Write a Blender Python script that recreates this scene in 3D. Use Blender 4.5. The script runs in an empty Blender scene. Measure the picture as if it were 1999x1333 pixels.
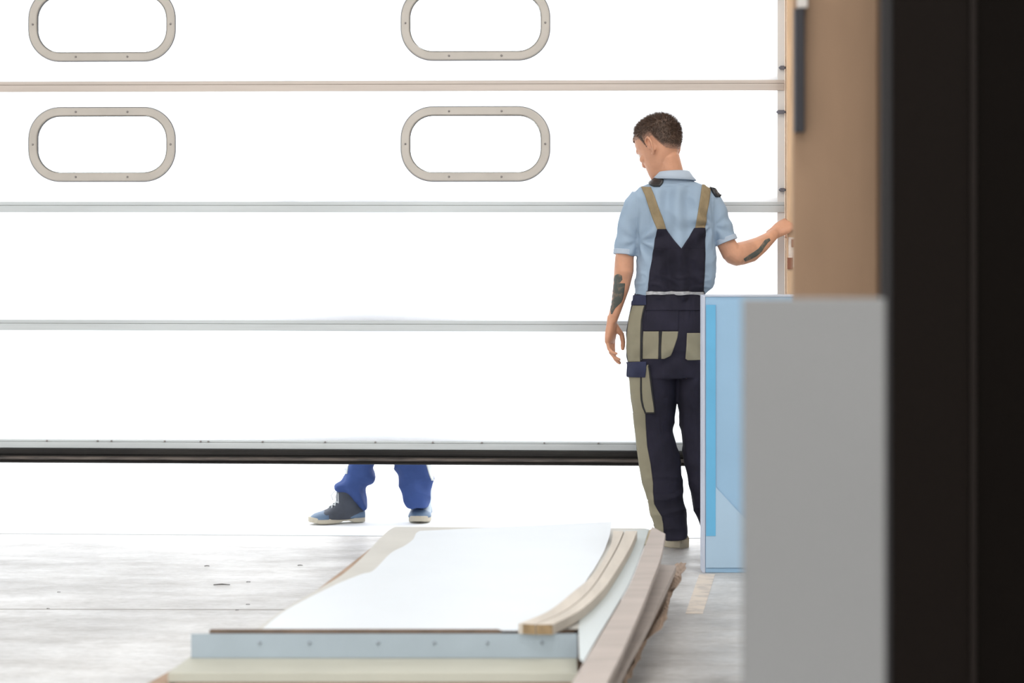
import bpy, bmesh, math, random
import numpy as np
from mathutils import Vector, Matrix, noise
from mathutils.bvhtree import BVHTree

random.seed(7)
C = bpy.context.scene.collection
SC = bpy.context.scene

# ---------------------------------------------------------------- camera
HC = 1.42                    # eye height
cam_d = bpy.data.cameras.new('camera')
cam = bpy.data.objects.new('camera', cam_d); C.objects.link(cam)
cam.location = (0, 0, HC); cam.rotation_euler = (math.pi/2, 0, 0)
cam_d.sensor_width = 36; cam_d.lens = 85.05
cam_d.shift_y = -(666.5-400)/1999
cam_d.dof.use_dof = True; cam_d.dof.focus_distance = 9.9; cam_d.dof.aperture_fstop = 3.0
cam_d.clip_end = 300
SC.camera = cam
F = 85.05/36*1999

# ---------------------------------------------------------------- world, light, exposure
w = bpy.data.worlds.new('world'); SC.world = w; w.use_nodes = True
wn = w.node_tree; wn.nodes.clear()
bg = wn.nodes.new('ShaderNodeBackground'); wo = wn.nodes.new('ShaderNodeOutputWorld')
bg.inputs[0].default_value = (0.96, 0.98, 1.0, 1); bg.inputs[1].default_value = 3.3
wn.links.new(bg.outputs[0], wo.inputs[0])
SC.view_settings.view_transform = 'Standard'; SC.view_settings.look = 'None'
SC.view_settings.exposure = 0.0; SC.view_settings.gamma = 1.0
SC.view_settings.use_curve_mapping = False
SC.cycles.diffuse_bounces = 6

def area(name, loc, rot, sx, sy, power, col=(1, 1, 1)):
    l = bpy.data.lights.new(name, 'AREA'); l.shape = 'RECTANGLE'; l.size = sx; l.size_y = sy
    l.energy = power; l.color = col
    o = bpy.data.objects.new(name, l); C.objects.link(o); o.location = loc; o.rotation_euler = rot
    return o
for ly in (-4.0, 0.0, 4.0):
    for lx in (-4.5, 0.0, 3.6):
        area('ceiling_fill', (lx, ly, 5.75), (0, 0, 0), 1.6, 0.5, 105, (1.0, 0.97, 0.93))  # unseen overhead fill, added to set the interior light level
area('ceiling_fill', (2.2, 7.6, 5.75), (0, 0, 0), 1.6, 0.5, 85, (1.0, 0.97, 0.93))  # extra unseen fill, added to brighten the floor on the right
# added fill light far behind the camera; the rear wall is solid
area('rear_fill_light', (-1.0, -5.8, 2.6), (math.radians(90), 0, 0), 9.0, 3.6, 380, (0.95, 0.98, 1.0))

# added side fill for directional shading; the left wall has no openings
area('left_fill_light', (-7.7, 5.0, 3.2), (0, math.radians(-90), 0), 2.4, 7.0, 110, (0.90, 0.96, 1.0))

# ---------------------------------------------------------------- materials
def mat(name, col, rough=0.6, metal=0.0, var=0.0, scale=20.0, stretch=(1, 1, 1), bump=0.0, bscale=None, spec=0.5,
        col2=None, sheen=0.0, detail=5.0, ramp=(0.35, 0.65)):
    m = bpy.data.materials.new(name); m.use_nodes = True
    nt = m.node_tree; b = nt.nodes['Principled BSDF']
    b.inputs['Base Color'].default_value = (*col, 1); b.inputs['Roughness'].default_value = rough
    b.inputs['Metallic'].default_value = metal
    b.inputs['Specular IOR Level'].default_value = spec
    if sheen: b.inputs['Sheen Weight'].default_value = sheen
    if var or bump or col2:
        tc = nt.nodes.new('ShaderNodeTexCoord'); mp = nt.nodes.new('ShaderNodeMapping')
        mp.inputs['Scale'].default_value = stretch
        nt.links.new(tc.outputs['Object'], mp.inputs[0])
        n = nt.nodes.new('ShaderNodeTexNoise'); n.inputs['Scale'].default_value = scale
        n.inputs['Detail'].default_value = detail
        nt.links.new(mp.outputs[0], n.inputs['Vector'])
        if var or col2:
            r = nt.nodes.new('ShaderNodeValToRGB')
            c2 = col2 if col2 else tuple(max(0, c*(1-var)) for c in col)
            c1 = col if col2 else tuple(min(1, c*(1+var)) for c in col)
            r.color_ramp.elements[0].position = ramp[0]; r.color_ramp.elements[1].position = ramp[1]
            r.color_ramp.elements[0].color = (*c2, 1); r.color_ramp.elements[1].color = (*c1, 1)
            nt.links.new(n.outputs[0], r.inputs[0]); nt.links.new(r.outputs[0], b.inputs['Base Color'])
        if bump:
            n2 = nt.nodes.new('ShaderNodeTexNoise'); n2.inputs['Scale'].default_value = bscale or scale
            n2.inputs['Detail'].default_value = 4
            nt.links.new(mp.outputs[0], n2.inputs['Vector'])
            bp = nt.nodes.new('ShaderNodeBump'); bp.inputs['Strength'].default_value = bump
            bp.inputs['Distance'].default_value = 0.01
            nt.links.new(n2.outputs[0], bp.inputs['Height']); nt.links.new(bp.outputs[0], b.inputs['Normal'])
    return m

M = {}
M['hall_wall'] = mat('hall_wall', (.55, .53, .50), .9, var=.05, scale=3)
M['ceiling'] = mat('ceiling', (.62, .61, .59), .9)
M['bar'] = mat('door_rail', (.54, .575, .59), .45, .15, var=.05, scale=6, stretch=(.3, 1, 5), bump=.05)
M['bar_warm'] = mat('door_rail_warm', (.54, .475, .43), .45, .15, var=.05, scale=6, stretch=(.3, 1, 5), bump=.05)
M['frame'] = mat('window_frame', (.47, .435, .395), .42, .15, var=.05, scale=8)
M['groove'] = mat('groove', (.36, .32, .29), .8)
M['gasket'] = mat('gasket', (.13, .13, .14), .7)
M['screw'] = mat('screw', (.30, .28, .27), .4, .6)
M['seal'] = mat('rubber_seal', (.006, .006, .0065), .5, spec=.2, col2=(.022, .020, .018), scale=9, stretch=(.25, 3, 3), ramp=(.3, .75))
M['seal_dirt'] = mat('seal_dirty_lip', (.12, .10, .088), .7, col2=(.03, .027, .027), scale=14, stretch=(.5, 4, 4), ramp=(.3, .6))
M['hinge'] = mat('hinge', (.16, .16, .19), .5, .5)
M['jamb'] = mat('jamb_wood', (.66, .45, .285), .6, var=.12, scale=7, stretch=(6, 6, .6))
M['torn'] = mat('torn_paper', (.80, .70, .62), .9, var=.1, scale=40)
M['tornbrown'] = mat('brown_paper', (.30, .13, .08), .9)
M['skin'] = mat('skin', (.60, .305, .19), .5, var=.10, scale=14, bump=.05, bscale=60)
M['skin'].node_tree.nodes['Principled BSDF'].inputs['Subsurface Weight'].default_value = .08
M['skin'].node_tree.nodes['Principled BSDF'].inputs['Subsurface Radius'].default_value = (.02, .008, .004)
M['ink'] = mat('tattoo_ink', (.075, .085, .075), .55, col2=(.22, .15, .11), scale=45, ramp=(.30, .5))
M['hair'] = mat('hair', (.085, .050, .034), .55, var=.3, scale=60, bump=.4, bscale=90)
def hair_density(m):
    nt = m.node_tree; b = nt.nodes['Principled BSDF']; src = b.inputs['Base Color'].links[0].from_socket
    a = nt.nodes.new('ShaderNodeAttribute'); a.attribute_name = 'hair_thickness'
    n = nt.nodes.new('ShaderNodeTexNoise'); n.inputs['Scale'].default_value = 260; tc = nt.nodes.new('ShaderNodeTexCoord'); nt.links.new(tc.outputs['Object'], n.inputs['Vector'])
    ad = nt.nodes.new('ShaderNodeMath'); ad.operation = 'MULTIPLY_ADD'; ad.inputs[1].default_value = .5; nt.links.new(n.outputs[0], ad.inputs[0]); nt.links.new(a.outputs['Fac'], ad.inputs[2])
    mr = nt.nodes.new('ShaderNodeMapRange'); mr.inputs['From Min'].default_value = .20; mr.inputs['From Max'].default_value = .75; nt.links.new(ad.outputs[0], mr.inputs['Value'])
    mx = nt.nodes.new('ShaderNodeMix'); mx.data_type = 'RGBA'; nt.links.new(mr.outputs[0], mx.inputs[0]); mx.inputs[6].default_value = (.40, .22, .15, 1); nt.links.new(src, mx.inputs[7])
    nt.links.new(mx.outputs[2], b.inputs['Base Color'])
hair_density(M['hair'])
M['lip'] = mat('lips', (.50, .20, .16), .5)
M['eye'] = mat('eyeball', (.75, .73, .70), .2)
M['shirt'] = mat('light_blue_cotton', (.305, .395, .505), .85, var=.07, scale=5, bump=.12, bscale=30, spec=.2)
M['collar'] = mat('light_blue_rib', (.42, .49, .585), .85, spec=.2, bump=.1, bscale=80)
M['navy'] = mat('navy_twill', (.018, .0165, .029), .85, var=.25, scale=7, bump=.15, bscale=45, spec=.25)
M['navy2'] = mat('navy_bright', (.032, .036, .075), .85, var=.2, scale=7, bump=.1, bscale=45, spec=.25)
M['khaki'] = mat('khaki_canvas', (.262, .240, .172), .9, var=.08, scale=9, bump=.15, bscale=40, spec=.2)
M['strapm'] = mat('khaki_webbing', (.275, .212, .127), .85, var=.06, scale=60, spec=.2)
M['piping'] = mat('dark_piping', (.018, .018, .02), .85)
M['elastic'] = mat('silver_elastic', (.40, .40, .42), .6, var=.2, scale=60)
M['buckle'] = mat('black_plastic', (.02, .02, .022), .35)
M['tan_shoe'] = mat('tan_shoe', (.46, .39, .28), .8, var=.1, scale=20)
M['tan_sole'] = mat('tan_sole', (.56, .50, .38), .7, var=.08, scale=20)
M['bluecloth'] = mat('blue_work_cloth', (.042, .076, .225), .85, var=.15, scale=6, bump=.1, bscale=30, spec=.2)
M['greycloth'] = mat('pale_grey_cloth', (.55, .58, .58), .8)
M['boot'] = mat('boot_suede', (.050, .058, .078), .75, var=.2, scale=15, bump=.1)
M['bootblue'] = mat('boot_blue_rubber', (.10, .16, .25), .55, var=.1, scale=15)
M['bootsole'] = mat('boot_sole', (.46, .42, .34), .7)
M['lace'] = mat('lace', (.02, .03, .07), .7)
M['lace2'] = mat('pale_lace', (.55, .58, .60), .7)
M['bootpale'] = mat('boot_pale_leather', (.30, .37, .44), .6)
M['white_sheet'] = mat('white_laminate', (.57, .61, .65), .32, var=.02, scale=3)
M['grey_sheet'] = mat('grey_board', (.52, .51, .48), .7, var=.05, scale=4)
M['wood_light'] = mat('pale_wood', (.54, .49, .43), .6, var=.08, scale=5, stretch=(5, .6, 5), bump=.05)
M['wood_plank'] = mat('plank_wood', (.41, .36, .335), .65, var=.08, scale=4, stretch=(.8, 4, 4), bump=.05)
M['wood_end'] = mat('end_grain', (.25, .175, .095), .8, var=.3, scale=30)
M['wood_dark'] = mat('dark_wood_edge', (.13, .09, .065), .8, var=.2, scale=12)
M['steel_strip'] = mat('pale_metal_strip', (.50, .55, .56), .4, .1)
M['profile'] = mat('galvanised_profile', (.33, .395, .45), .5, .1, var=.06, scale=4)
M['cream'] = mat('cream_board', (.43, .43, .37), .6, var=.04, scale=4)
M['brown_board'] = mat('brown_fibreboard', (.34, .235, .165), .8, var=.12, scale=9)
M['kraft'] = mat('kraft_paper', (.34, .25, .19), .9, var=.15, scale=14, bump=.3)
M['debris'] = mat('wood_splinter', (.07, .065, .06), .9)
M['film'] = mat('pale_blue_film', (.31, .50, .70), .35, var=.03, scale=3)
M['film_dark'] = mat('blue_film_strip', (.135, .44, .71), .35, var=.04, scale=4)
M['film_edge'] = mat('frosted_edge', (.52, .57, .68), .5)
M['film_loose'] = mat('frosted_loose_film', (.40, .56, .72), .4)
M['greyboard'] = mat('grey_slab', (.172, .176, .180), .6, var=.03, scale=1.5)
M['beige'] = mat('beige_fibreboard', (.285, .185, .118), .9, var=.07, scale=3, stretch=(3, 3, .7))
M['beige_edge'] = mat('beige_fibreboard_edge', (.13, .08, .05), .9)
M['blackbar'] = mat('dark_plastic_strip', (.015, .014, .02), .6)
M['whiteclip'] = mat('pale_clip', (.55, .52, .49), .6)
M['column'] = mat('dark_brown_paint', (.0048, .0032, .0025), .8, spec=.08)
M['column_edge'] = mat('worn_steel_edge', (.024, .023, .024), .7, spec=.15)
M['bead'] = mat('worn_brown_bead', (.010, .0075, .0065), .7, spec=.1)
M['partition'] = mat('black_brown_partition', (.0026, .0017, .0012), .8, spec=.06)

# translucent sandwich panel of the door
def translucent(name, col, mix):
    m = bpy.data.materials.new(name); m.use_nodes = True; nt = m.node_tree; nt.nodes.clear()
    o = nt.nodes.new('ShaderNodeOutputMaterial'); mx = nt.nodes.new('ShaderNodeMixShader')
    d = nt.nodes.new('ShaderNodeBsdfDiffuse'); t = nt.nodes.new('ShaderNodeBsdfTranslucent')
    d.inputs[0].default_value = (*col, 1); t.inputs[0].default_value = (*col, 1)
    mx.inputs[0].default_value = mix
    nt.links.new(d.outputs[0], mx.inputs[1]); nt.links.new(t.outputs[0], mx.inputs[2]); nt.links.new(mx.outputs[0], o.inputs[0])
    return m
M['panel'] = translucent('translucent_door_panel', (.96, .97, .98), .8)
def glass(name):
    m = bpy.data.materials.new(name); m.use_nodes = True; nt = m.node_tree; nt.nodes.clear()
    o = nt.nodes.new('ShaderNodeOutputMaterial'); mx = nt.nodes.new('ShaderNodeMixShader')
    a = nt.nodes.new('ShaderNodeBsdfTransparent'); g = nt.nodes.new('ShaderNodeBsdfGlossy'); fr = nt.nodes.new('ShaderNodeFresnel')
    a.inputs[0].default_value = (.95, .97, .97, 1); g.inputs['Roughness'].default_value = .03
    nt.links.new(fr.outputs[0], mx.inputs[0]); nt.links.new(a.outputs[0], mx.inputs[1]); nt.links.new(g.outputs[0], mx.inputs[2])
    nt.links.new(mx.outputs[0], o.inputs[0]); return m
M['glass'] = glass('acrylic_pane')
M['stile'] = translucent('translucent_end_stile', (.90, .95, .99), .36)

# concrete floor: worn, streaked, slightly glossy
def floor_material():
    m = bpy.data.materials.new('worn_concrete'); m.use_nodes = True; nt = m.node_tree
    b = nt.nodes['Principled BSDF']; L = nt.links.new
    tc = nt.nodes.new('ShaderNodeTexCoord')
    def nz(scale, st, det=6, rot=0.0, rough=.6):
        mp = nt.nodes.new('ShaderNodeMapping'); mp.inputs['Scale'].default_value = st; mp.inputs['Rotation'].default_value = (0, 0, rot)
        n = nt.nodes.new('ShaderNodeTexNoise'); n.inputs['Scale'].default_value = scale; n.inputs['Detail'].default_value = det
        n.inputs['Roughness'].default_value = rough
        L(tc.outputs['Object'], mp.inputs[0]); L(mp.outputs[0], n.inputs['Vector']); return n
    def ramp(n, p0, c0, p1, c1):
        r = nt.nodes.new('ShaderNodeValToRGB'); r.color_ramp.elements[0].position = p0; r.color_ramp.elements[1].position = p1
        r.color_ramp.elements[0].color = (*c0, 1); r.color_ramp.elements[1].color = (*c1, 1); L(n.outputs[0], r.inputs[0]); return r
    def mult(a, bb, f=1.0):
        x = nt.nodes.new('ShaderNodeMix'); x.data_type = 'RGBA'; x.blend_type = 'MULTIPLY'; x.inputs[0].default_value = f
        L(a.outputs['Result'] if 'Result' in a.outputs else a.outputs[0], x.inputs[6]); L(bb.outputs[0], x.inputs[7])
        return x
    base = ramp(nz(1.3, (1, 1, 1), 8), .32, (.455, .45, .45), .66, (.70, .70, .705))
    streak = ramp(nz(5, (1.0, 1.6, 1), 10, .25, .72), .33, (.78, .765, .75), .62, (1, 1, 1))
    scuff = ramp(nz(2.2, (.5, 2.5, 1), 10, .5, .7), .36, (.82, .81, .80), .5, (1, 1, 1))
    fine = ramp(nz(60, (.5, 1, 1), 4), .3, (.84, .84, .83), .6, (1, 1, 1))
    x = mult(base, streak); 
    def out(n): return n.outputs[2] if n.bl_idname == 'ShaderNodeMix' else n.outputs[0]
    def mult2(a, bb, f=1.0):
        x = nt.nodes.new('ShaderNodeMix'); x.data_type = 'RGBA'; x.blend_type = 'MULTIPLY'; x.inputs[0].default_value = f
        L(out(a), x.inputs[6]); L(out(bb), x.inputs[7]); return x
    nt.nodes.remove(x)
    x = mult2(base, streak); x = mult2(x, scuff); x = mult2(x, fine)
    # darker floor beside the stack: grime plus occlusion shade painted into the colour
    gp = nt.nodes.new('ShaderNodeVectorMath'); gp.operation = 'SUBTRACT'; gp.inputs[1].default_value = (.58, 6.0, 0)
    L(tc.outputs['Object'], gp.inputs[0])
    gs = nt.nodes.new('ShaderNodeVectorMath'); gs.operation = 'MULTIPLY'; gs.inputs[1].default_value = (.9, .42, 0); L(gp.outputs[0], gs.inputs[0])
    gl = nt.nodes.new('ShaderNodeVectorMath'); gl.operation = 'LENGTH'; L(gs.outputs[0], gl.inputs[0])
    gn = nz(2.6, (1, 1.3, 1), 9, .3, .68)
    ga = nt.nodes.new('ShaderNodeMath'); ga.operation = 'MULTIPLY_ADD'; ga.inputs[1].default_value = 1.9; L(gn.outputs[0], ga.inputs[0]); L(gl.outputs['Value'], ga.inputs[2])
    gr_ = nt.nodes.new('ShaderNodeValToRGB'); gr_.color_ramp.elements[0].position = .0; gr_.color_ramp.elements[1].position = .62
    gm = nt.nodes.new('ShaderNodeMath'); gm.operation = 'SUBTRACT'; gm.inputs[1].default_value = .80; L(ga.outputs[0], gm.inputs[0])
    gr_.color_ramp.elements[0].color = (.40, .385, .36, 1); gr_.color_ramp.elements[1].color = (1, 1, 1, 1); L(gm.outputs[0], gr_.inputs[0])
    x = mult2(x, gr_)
    L(out(x), b.inputs['Base Color'])
    rr = ramp(nz(3, (.6, 2, 1), 6), .3, (.34, .34, .34), .7, (.55, .55, .55)); L(rr.outputs[0], b.inputs['Roughness'])
    b.inputs['Specular IOR Level'].default_value = .30
    bp = nt.nodes.new('ShaderNodeBump'); bp.inputs['Strength'].default_value = .25; bp.inputs['Distance'].default_value = .004
    L(nz(30, (.5, 1, 1), 5).outputs[0], bp.inputs['Height']); L(bp.outputs[0], b.inputs['Normal'])
    return m
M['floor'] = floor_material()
M['paving'] = mat('pale_paving', (.80, .82, .84), .8, var=.04, scale=3)
M['joint'] = mat('floor_joint', (.34, .33, .32), .9)
M['strip_th'] = mat('threshold_steel', (.40, .42, .44), .6)
M['rivetm'] = mat('rivet', (.27, .31, .35), .5)
M['stile'] = mat('stile', (.8, .8, .8), .5)
M['mark'] = mat('worn_floor_paint', (.66, .58, .50), .6, col2=(.50, .45, .41), scale=16, ramp=(.35, .55))

# ---------------------------------------------------------------- geometry helpers
def W(px, py, Y): return Vector(((px-999.5)*Y/F, Y, HC-(py-400)*Y/F))
def G(px, py, z):
    Y = F*(HC-z)/(py-400); return Vector(((px-999.5)*Y/F, Y, z))

class MB:
    def __init__(s): s.v = []; s.f = []
    def add(s, v, f):
        k = len(s.v); s.v += [Vector(p) for p in v]; s.f += [tuple(i+k for i in q) for q in f]; return s
    def box(s, a, b):
        (x0, y0, z0), (x1, y1, z1) = a, b
        return s.add([(x0,y0,z0),(x1,y0,z0),(x1,y1,z0),(x0,y1,z0),(x0,y0,z1),(x1,y0,z1),(x1,y1,z1),(x0,y1,z1)],
                     [(0,3,2,1),(4,5,6,7),(0,1,5,4),(1,2,6,5),(2,3,7,6),(3,0,4,7)])
    def prism(s, poly, z0, z1):
        n = len(poly)
        return s.add([(p[0], p[1], z0) for p in poly]+[(p[0], p[1], z1) for p in poly],
                     [tuple(range(n))[::-1], tuple(range(n, 2*n))]+[(i, (i+1) % n, n+(i+1) % n, n+i) for i in range(n)])
    def loft(s, rings, cap=True):
        n = len(rings[0]); v = [p for r in rings for p in r]; f = []
        for i in range(len(rings)-1):
            for j in range(n):
                f.append((i*n+j, i*n+(j+1) % n, (i+1)*n+(j+1) % n, (i+1)*n+j))
        if cap:
            f.append(tuple(range(n))[::-1]); f.append(tuple((len(rings)-1)*n+j for j in range(n)))
        return s.add(v, f)
    def tube(s, pts, rad, n=14, up=None, dome=True):
        pts = [Vector(p) for p in pts]
        rad = [(r, r) if not isinstance(r, (tuple, list)) else r for r in rad]
        T = []
        for i in range(len(pts)):
            a = pts[max(0, i-1)]; b = pts[min(len(pts)-1, i+1)]; T.append((b-a).normalized())
        u = Vector(up) if up else (Vector((0, 0, 1)) if abs(T[0].z) < .9 else Vector((0, 1, 0)))
        rings = []
        for i, p in enumerate(pts):
            u = (u-T[i]*u.dot(T[i])).normalized(); vv = T[i].cross(u)
            ra, rb = rad[i]
            def ring(c, k): return [c+vv*(math.cos(2*math.pi*j/n)*ra*k)+u*(math.sin(2*math.pi*j/n)*rb*k) for j in range(n)]
            if dome and i == 0:
                for q in (80, 55, 28): rings.append(ring(p-T[i]*min(ra, rb)*math.sin(math.radians(q)), math.cos(math.radians(q))))
            rings.append(ring(p, 1))
            if dome and i == len(pts)-1:
                for q in (28, 55, 80): rings.append(ring(p+T[i]*min(ra, rb)*math.sin(math.radians(q)), math.cos(math.radians(q))))
        return s.loft(rings)
    def ell(s, c, r, rot=None, n=16, m=10):
        rings = []
        R = rot if rot else Matrix.Identity(3)
        for i in range(1, m):
            a = math.pi*i/m
            rings.append([Vector(c)+R@Vector((r[0]*math.sin(a)*math.cos(2*math.pi*j/n), r[1]*math.sin(a)*math.sin(2*math.pi*j/n), -r[2]*math.cos(a))) for j in range(n)])
        return s.loft(rings)
    def xform(s, Mx): s.v = [Mx@p for p in s.v]; return s
    def build(s, name, m, parent=None, loc=None, smooth=False, bevel=0):
        me = bpy.data.meshes.new(name); base = Vector(loc) if loc is not None else (parent_base(parent))
        me.from_pydata([tuple(p-base) for p in s.v], [], s.f); me.update()
        o = bpy.data.objects.new(name, me); C.objects.link(o)
        mats = m if isinstance(m, (list, tuple)) else [m]
        for mm in mats: me.materials.append(M[mm])
        if parent is not None: o.parent = parent
        elif loc is not None: o.location = loc
        bm = bmesh.new(); bm.from_mesh(me); bmesh.ops.recalc_face_normals(bm, faces=bm.faces); bm.to_mesh(me); bm.free()
        if smooth:
            me.shade_smooth() if hasattr(me, 'shade_smooth') else None
            for p in me.polygons: p.use_smooth = True
        if bevel:
            b = o.modifiers.new('bevel', 'BEVEL'); b.width = bevel; b.segments = 2; b.limit_method = 'ANGLE'; b.angle_limit = .8
        return o
BASES = {}
def parent_base(p):
    while p is not None:
        if p.name in BASES: return BASES[p.name]
        p = p.parent
    return Vector((0, 0, 0))
def tag(o, label, cat, group=None, kind=None):
    if label: o['label'] = label
    if cat: o['category'] = cat
    if group: o['group'] = group
    if kind: o['kind'] = kind
    return o
def empty(name, loc, rz=0):
    o = bpy.data.objects.new(name, None); C.objects.link(o); o.location = loc; o.rotation_euler = (0, 0, rz)
    o.empty_display_size = .1
    if rz == 0: BASES[o.name] = Vector(loc)
    else: BASES[o.name] = Vector((0, 0, 0))        # parts of a turned thing are written in its own coordinates
    return o

def remesh(mb, voxel, smooth=4, sf=.5):
    me = bpy.data.meshes.new('tmp'); me.from_pydata([tuple(p) for p in mb.v], [], mb.f); me.update()
    bm = bmesh.new(); bm.from_mesh(me)
    # pieces are closed; make each one point outwards
    bmesh.ops.recalc_face_normals(bm, faces=bm.faces); bm.to_mesh(me); bm.free()
    o = bpy.data.objects.new('tmp', me); C.objects.link(o)
    r = o.modifiers.new('r', 'REMESH'); r.mode = 'VOXEL'; r.voxel_size = voxel; r.adaptivity = 0
    if smooth:
        s = o.modifiers.new('s', 'SMOOTH'); s.iterations = smooth; s.factor = sf
    dg = bpy.context.evaluated_depsgraph_get(); e = o.evaluated_get(dg)
    nm = bpy.data.meshes.new_from_object(e)
    bpy.data.objects.remove(o); bpy.data.meshes.remove(me)
    return nm
def displace(me, fn):
    me.update()
    cos = [v.co.copy() for v in me.vertices]; nor = [v.normal.copy() for v in me.vertices]
    for v, c, n in zip(me.vertices, cos, nor):
        d = fn(c, n)
        if d: v.co = c+n*d
    me.update()
def bvh(me): return BVHTree.FromPolygons([v.co.copy() for v in me.vertices], [tuple(p.vertices) for p in me.polygons])
def link_mesh(name, me, mats, parent=None, loc=None):
    base = Vector(loc) if loc is not None else parent_base(parent)
    me.transform(Matrix.Translation(-base)); me.name = name
    me.materials.clear()
    for m in (mats if isinstance(mats, (list, tuple)) else [mats]): me.materials.append(M[m])
    o = bpy.data.objects.new(name, me); C.objects.link(o)
    for p in me.polygons: p.use_smooth = True
    if parent is not None: o.parent = parent
    elif loc is not None: o.location = loc; BASES[o.name] = base
    return o
def lerp_rows(rows, y):
    if y <= rows[0][0]: return rows[0][1:]
    for a, b in zip(rows, rows[1:]):
        if y <= b[0]:
            t = (y-a[0])/(b[0]-a[0]); return tuple(p+(q-p)*t for p, q in zip(a[1:], b[1:]))
    return rows[-1][1:]
CAM = Vector((0, 0, HC))
def slab(P, N, off, t):
    """closed thin slab lying on the points P (grid) with normals N"""
    mb = MB(); r, c = len(P), len(P[0])
    top = [P[i][j]+N[i][j]*(off+t) for i in range(r) for j in range(c)]
    bot = [P[i][j]+N[i][j]*(off-.004) for i in range(r) for j in range(c)]
    f = []
    k = r*c
    for i in range(r-1):
        for j in range(c-1):
            a, b, d, e = i*c+j, i*c+j+1, (i+1)*c+j+1, (i+1)*c+j
            f.append((a, b, d, e)); f.append((k+e, k+d, k+b, k+a))
    loop = [j for j in range(c)]+[i*c+c-1 for i in range(1, r)]+[(r-1)*c+j for j in range(c-2, -1, -1)]+[i*c for i in range(r-2, 0, -1)]
    for a, b in zip(loop, loop[1:]+loop[:1]): f.append((b, a, k+a, k+b))
    return mb.add(top+bot, f)
def cast(tree, px, py, Yref=9.95, reverse=False, reach=.35):
    p = W(px, py, Yref); d = (p-CAM).normalized()
    if reverse: hit = tree.ray_cast(p+d*.6, -d, 1.2)
    else: hit = tree.ray_cast(p-d*.6, d, 1.2)
    if hit[0] is not None and (hit[0]-p).length < reach: return hit[0], hit[1]
    h = tree.find_nearest(p+(d*.03 if reverse else -d*.03)); return h[0], h[1]
def drape(tree, rows, step=2.0, cols=10, off=.001, t=.0025, Yref=9.95, reverse=False, smooth_n=True, reach=.35):
    """rows (y, xl, xr) in picture rows of the worker's plane: cloth laid on his clothes"""
    y = rows[0][0]; P = []; N = []
    ys = list(np.arange(rows[0][0], rows[-1][0], step))+[rows[-1][0]]
    for y in ys:
        xl, xr = lerp_rows(rows, y); pr = []; nr = []
        for j in range(cols+1):
            h, n = cast(tree, xl+(xr-xl)*j/cols, y, Yref, reverse, reach); pr.append(h); nr.append(n)
        P.append(pr); N.append(nr)
    for _ in range(2):
        N2 = []
        for i in range(len(N)):
            row = []
            for j in range(len(N[0])):
                s_ = Vector((0, 0, 0))
                for a in (-1, 0, 1):
                    for b in (-1, 0, 1):
                        if 0 <= i+a < len(N) and 0 <= j+b < len(N[0]): s_ += N[i+a][j+b]
                row.append(s_.normalized())
            N2.append(row)
        N = N2
    return slab(P, N, off, t)
def ring_px(y, xl, xr, d, Y, n=32, e=2.3, yc=0.0, rot=0.0):
    """horizontal ring whose seen edges are xl and xr"""
    cx = ((xl+xr)/2-999.5)*Y/F; a = (xr-xl)/2*Y/F; z = HC-(y-400)*Y/F; out = []
    for j in range(n):
        t = 2*math.pi*j/n; c, s = math.cos(t), math.sin(t)
        out.append(Vector((cx+a*math.copysign(abs(c)**(2/e), c), Y+yc+d*math.copysign(abs(s)**(2/e), s), z)))
    return out
def fnoise(p, sx, sy, sz, seed=0.0):
    return noise.noise(Vector((p.x*sx+seed, p.y*sy+seed*.7, p.z*sz-seed)))
def ridge(v): return 1-min(1, abs(v)*3.2)
def sstep(a, b, x):
    t = max(0, min(1, (x-a)/(b-a))); return t*t*(3-2*t)

# ================================================================ SETTING
DY, DS = 10.353, -0.0484                    # the door line: Y = DY + DS*X
def dl(x): return DY+DS*x
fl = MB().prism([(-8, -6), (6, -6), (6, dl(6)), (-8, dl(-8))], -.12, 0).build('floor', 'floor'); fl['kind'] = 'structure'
gr = MB().prism([(-30, dl(-30)+.02), (30, dl(30)+.02), (40, 70), (-40, 70)], -.15, -.004).build('trim_1', 'paving'); gr['kind'] = 'structure'
gr['label'] = 'pale sunlit paving outside the gate'
jt = MB()
for (pa, pb, wd) in (((0, 1189), (556, 1190), .006),):
    a = G(*pa, 0); b = G(*pb, 0); dd = (b-a); a = a-dd*.6; b = b+dd*.35
    jt.prism([(a.x, a.y-wd), (b.x, b.y-wd), (b.x, b.y+wd), (a.x, a.y+wd)], 0, .0008)
jt.build('floor_joint', 'joint', parent=fl)
jt = MB(); jt.prism([(-8, dl(-8)-.012), (6, dl(6)-.012), (6, dl(6)+.012), (-8, dl(-8)+.012)], -.01, .0015)
jt.build('threshold_strip', 'strip_th', parent=fl)
mk = MB(); q = [G(1365, 1121, 0), G(1396, 1121, 0), G(1372, 1198, 0), G(1338, 1198, 0)]
mk.prism([(p.x, p.y) for p in q], 0, .0012); mk.build('painted_mark', 'mark', parent=fl)
for nm, a, b in (('wall_left', (-8.2, -6, -.1), (-8, 10.8, 6.2)), ('wall_right', (6, -6, -.1), (6.2, 10.3, 6.2)), ('wall_rear', (-8.2, -6.2, -.1), (6.2, -6, 6.2))):
    MB().box(a, b).build(nm, 'hall_wall')['kind'] = 'structure'
MB().box((-8.2, -6.2, 6), (6.2, 10.9, 6.2)).build('ceiling', 'ceiling')['kind'] = 'structure'

RZ = math.atan(DS)
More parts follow.
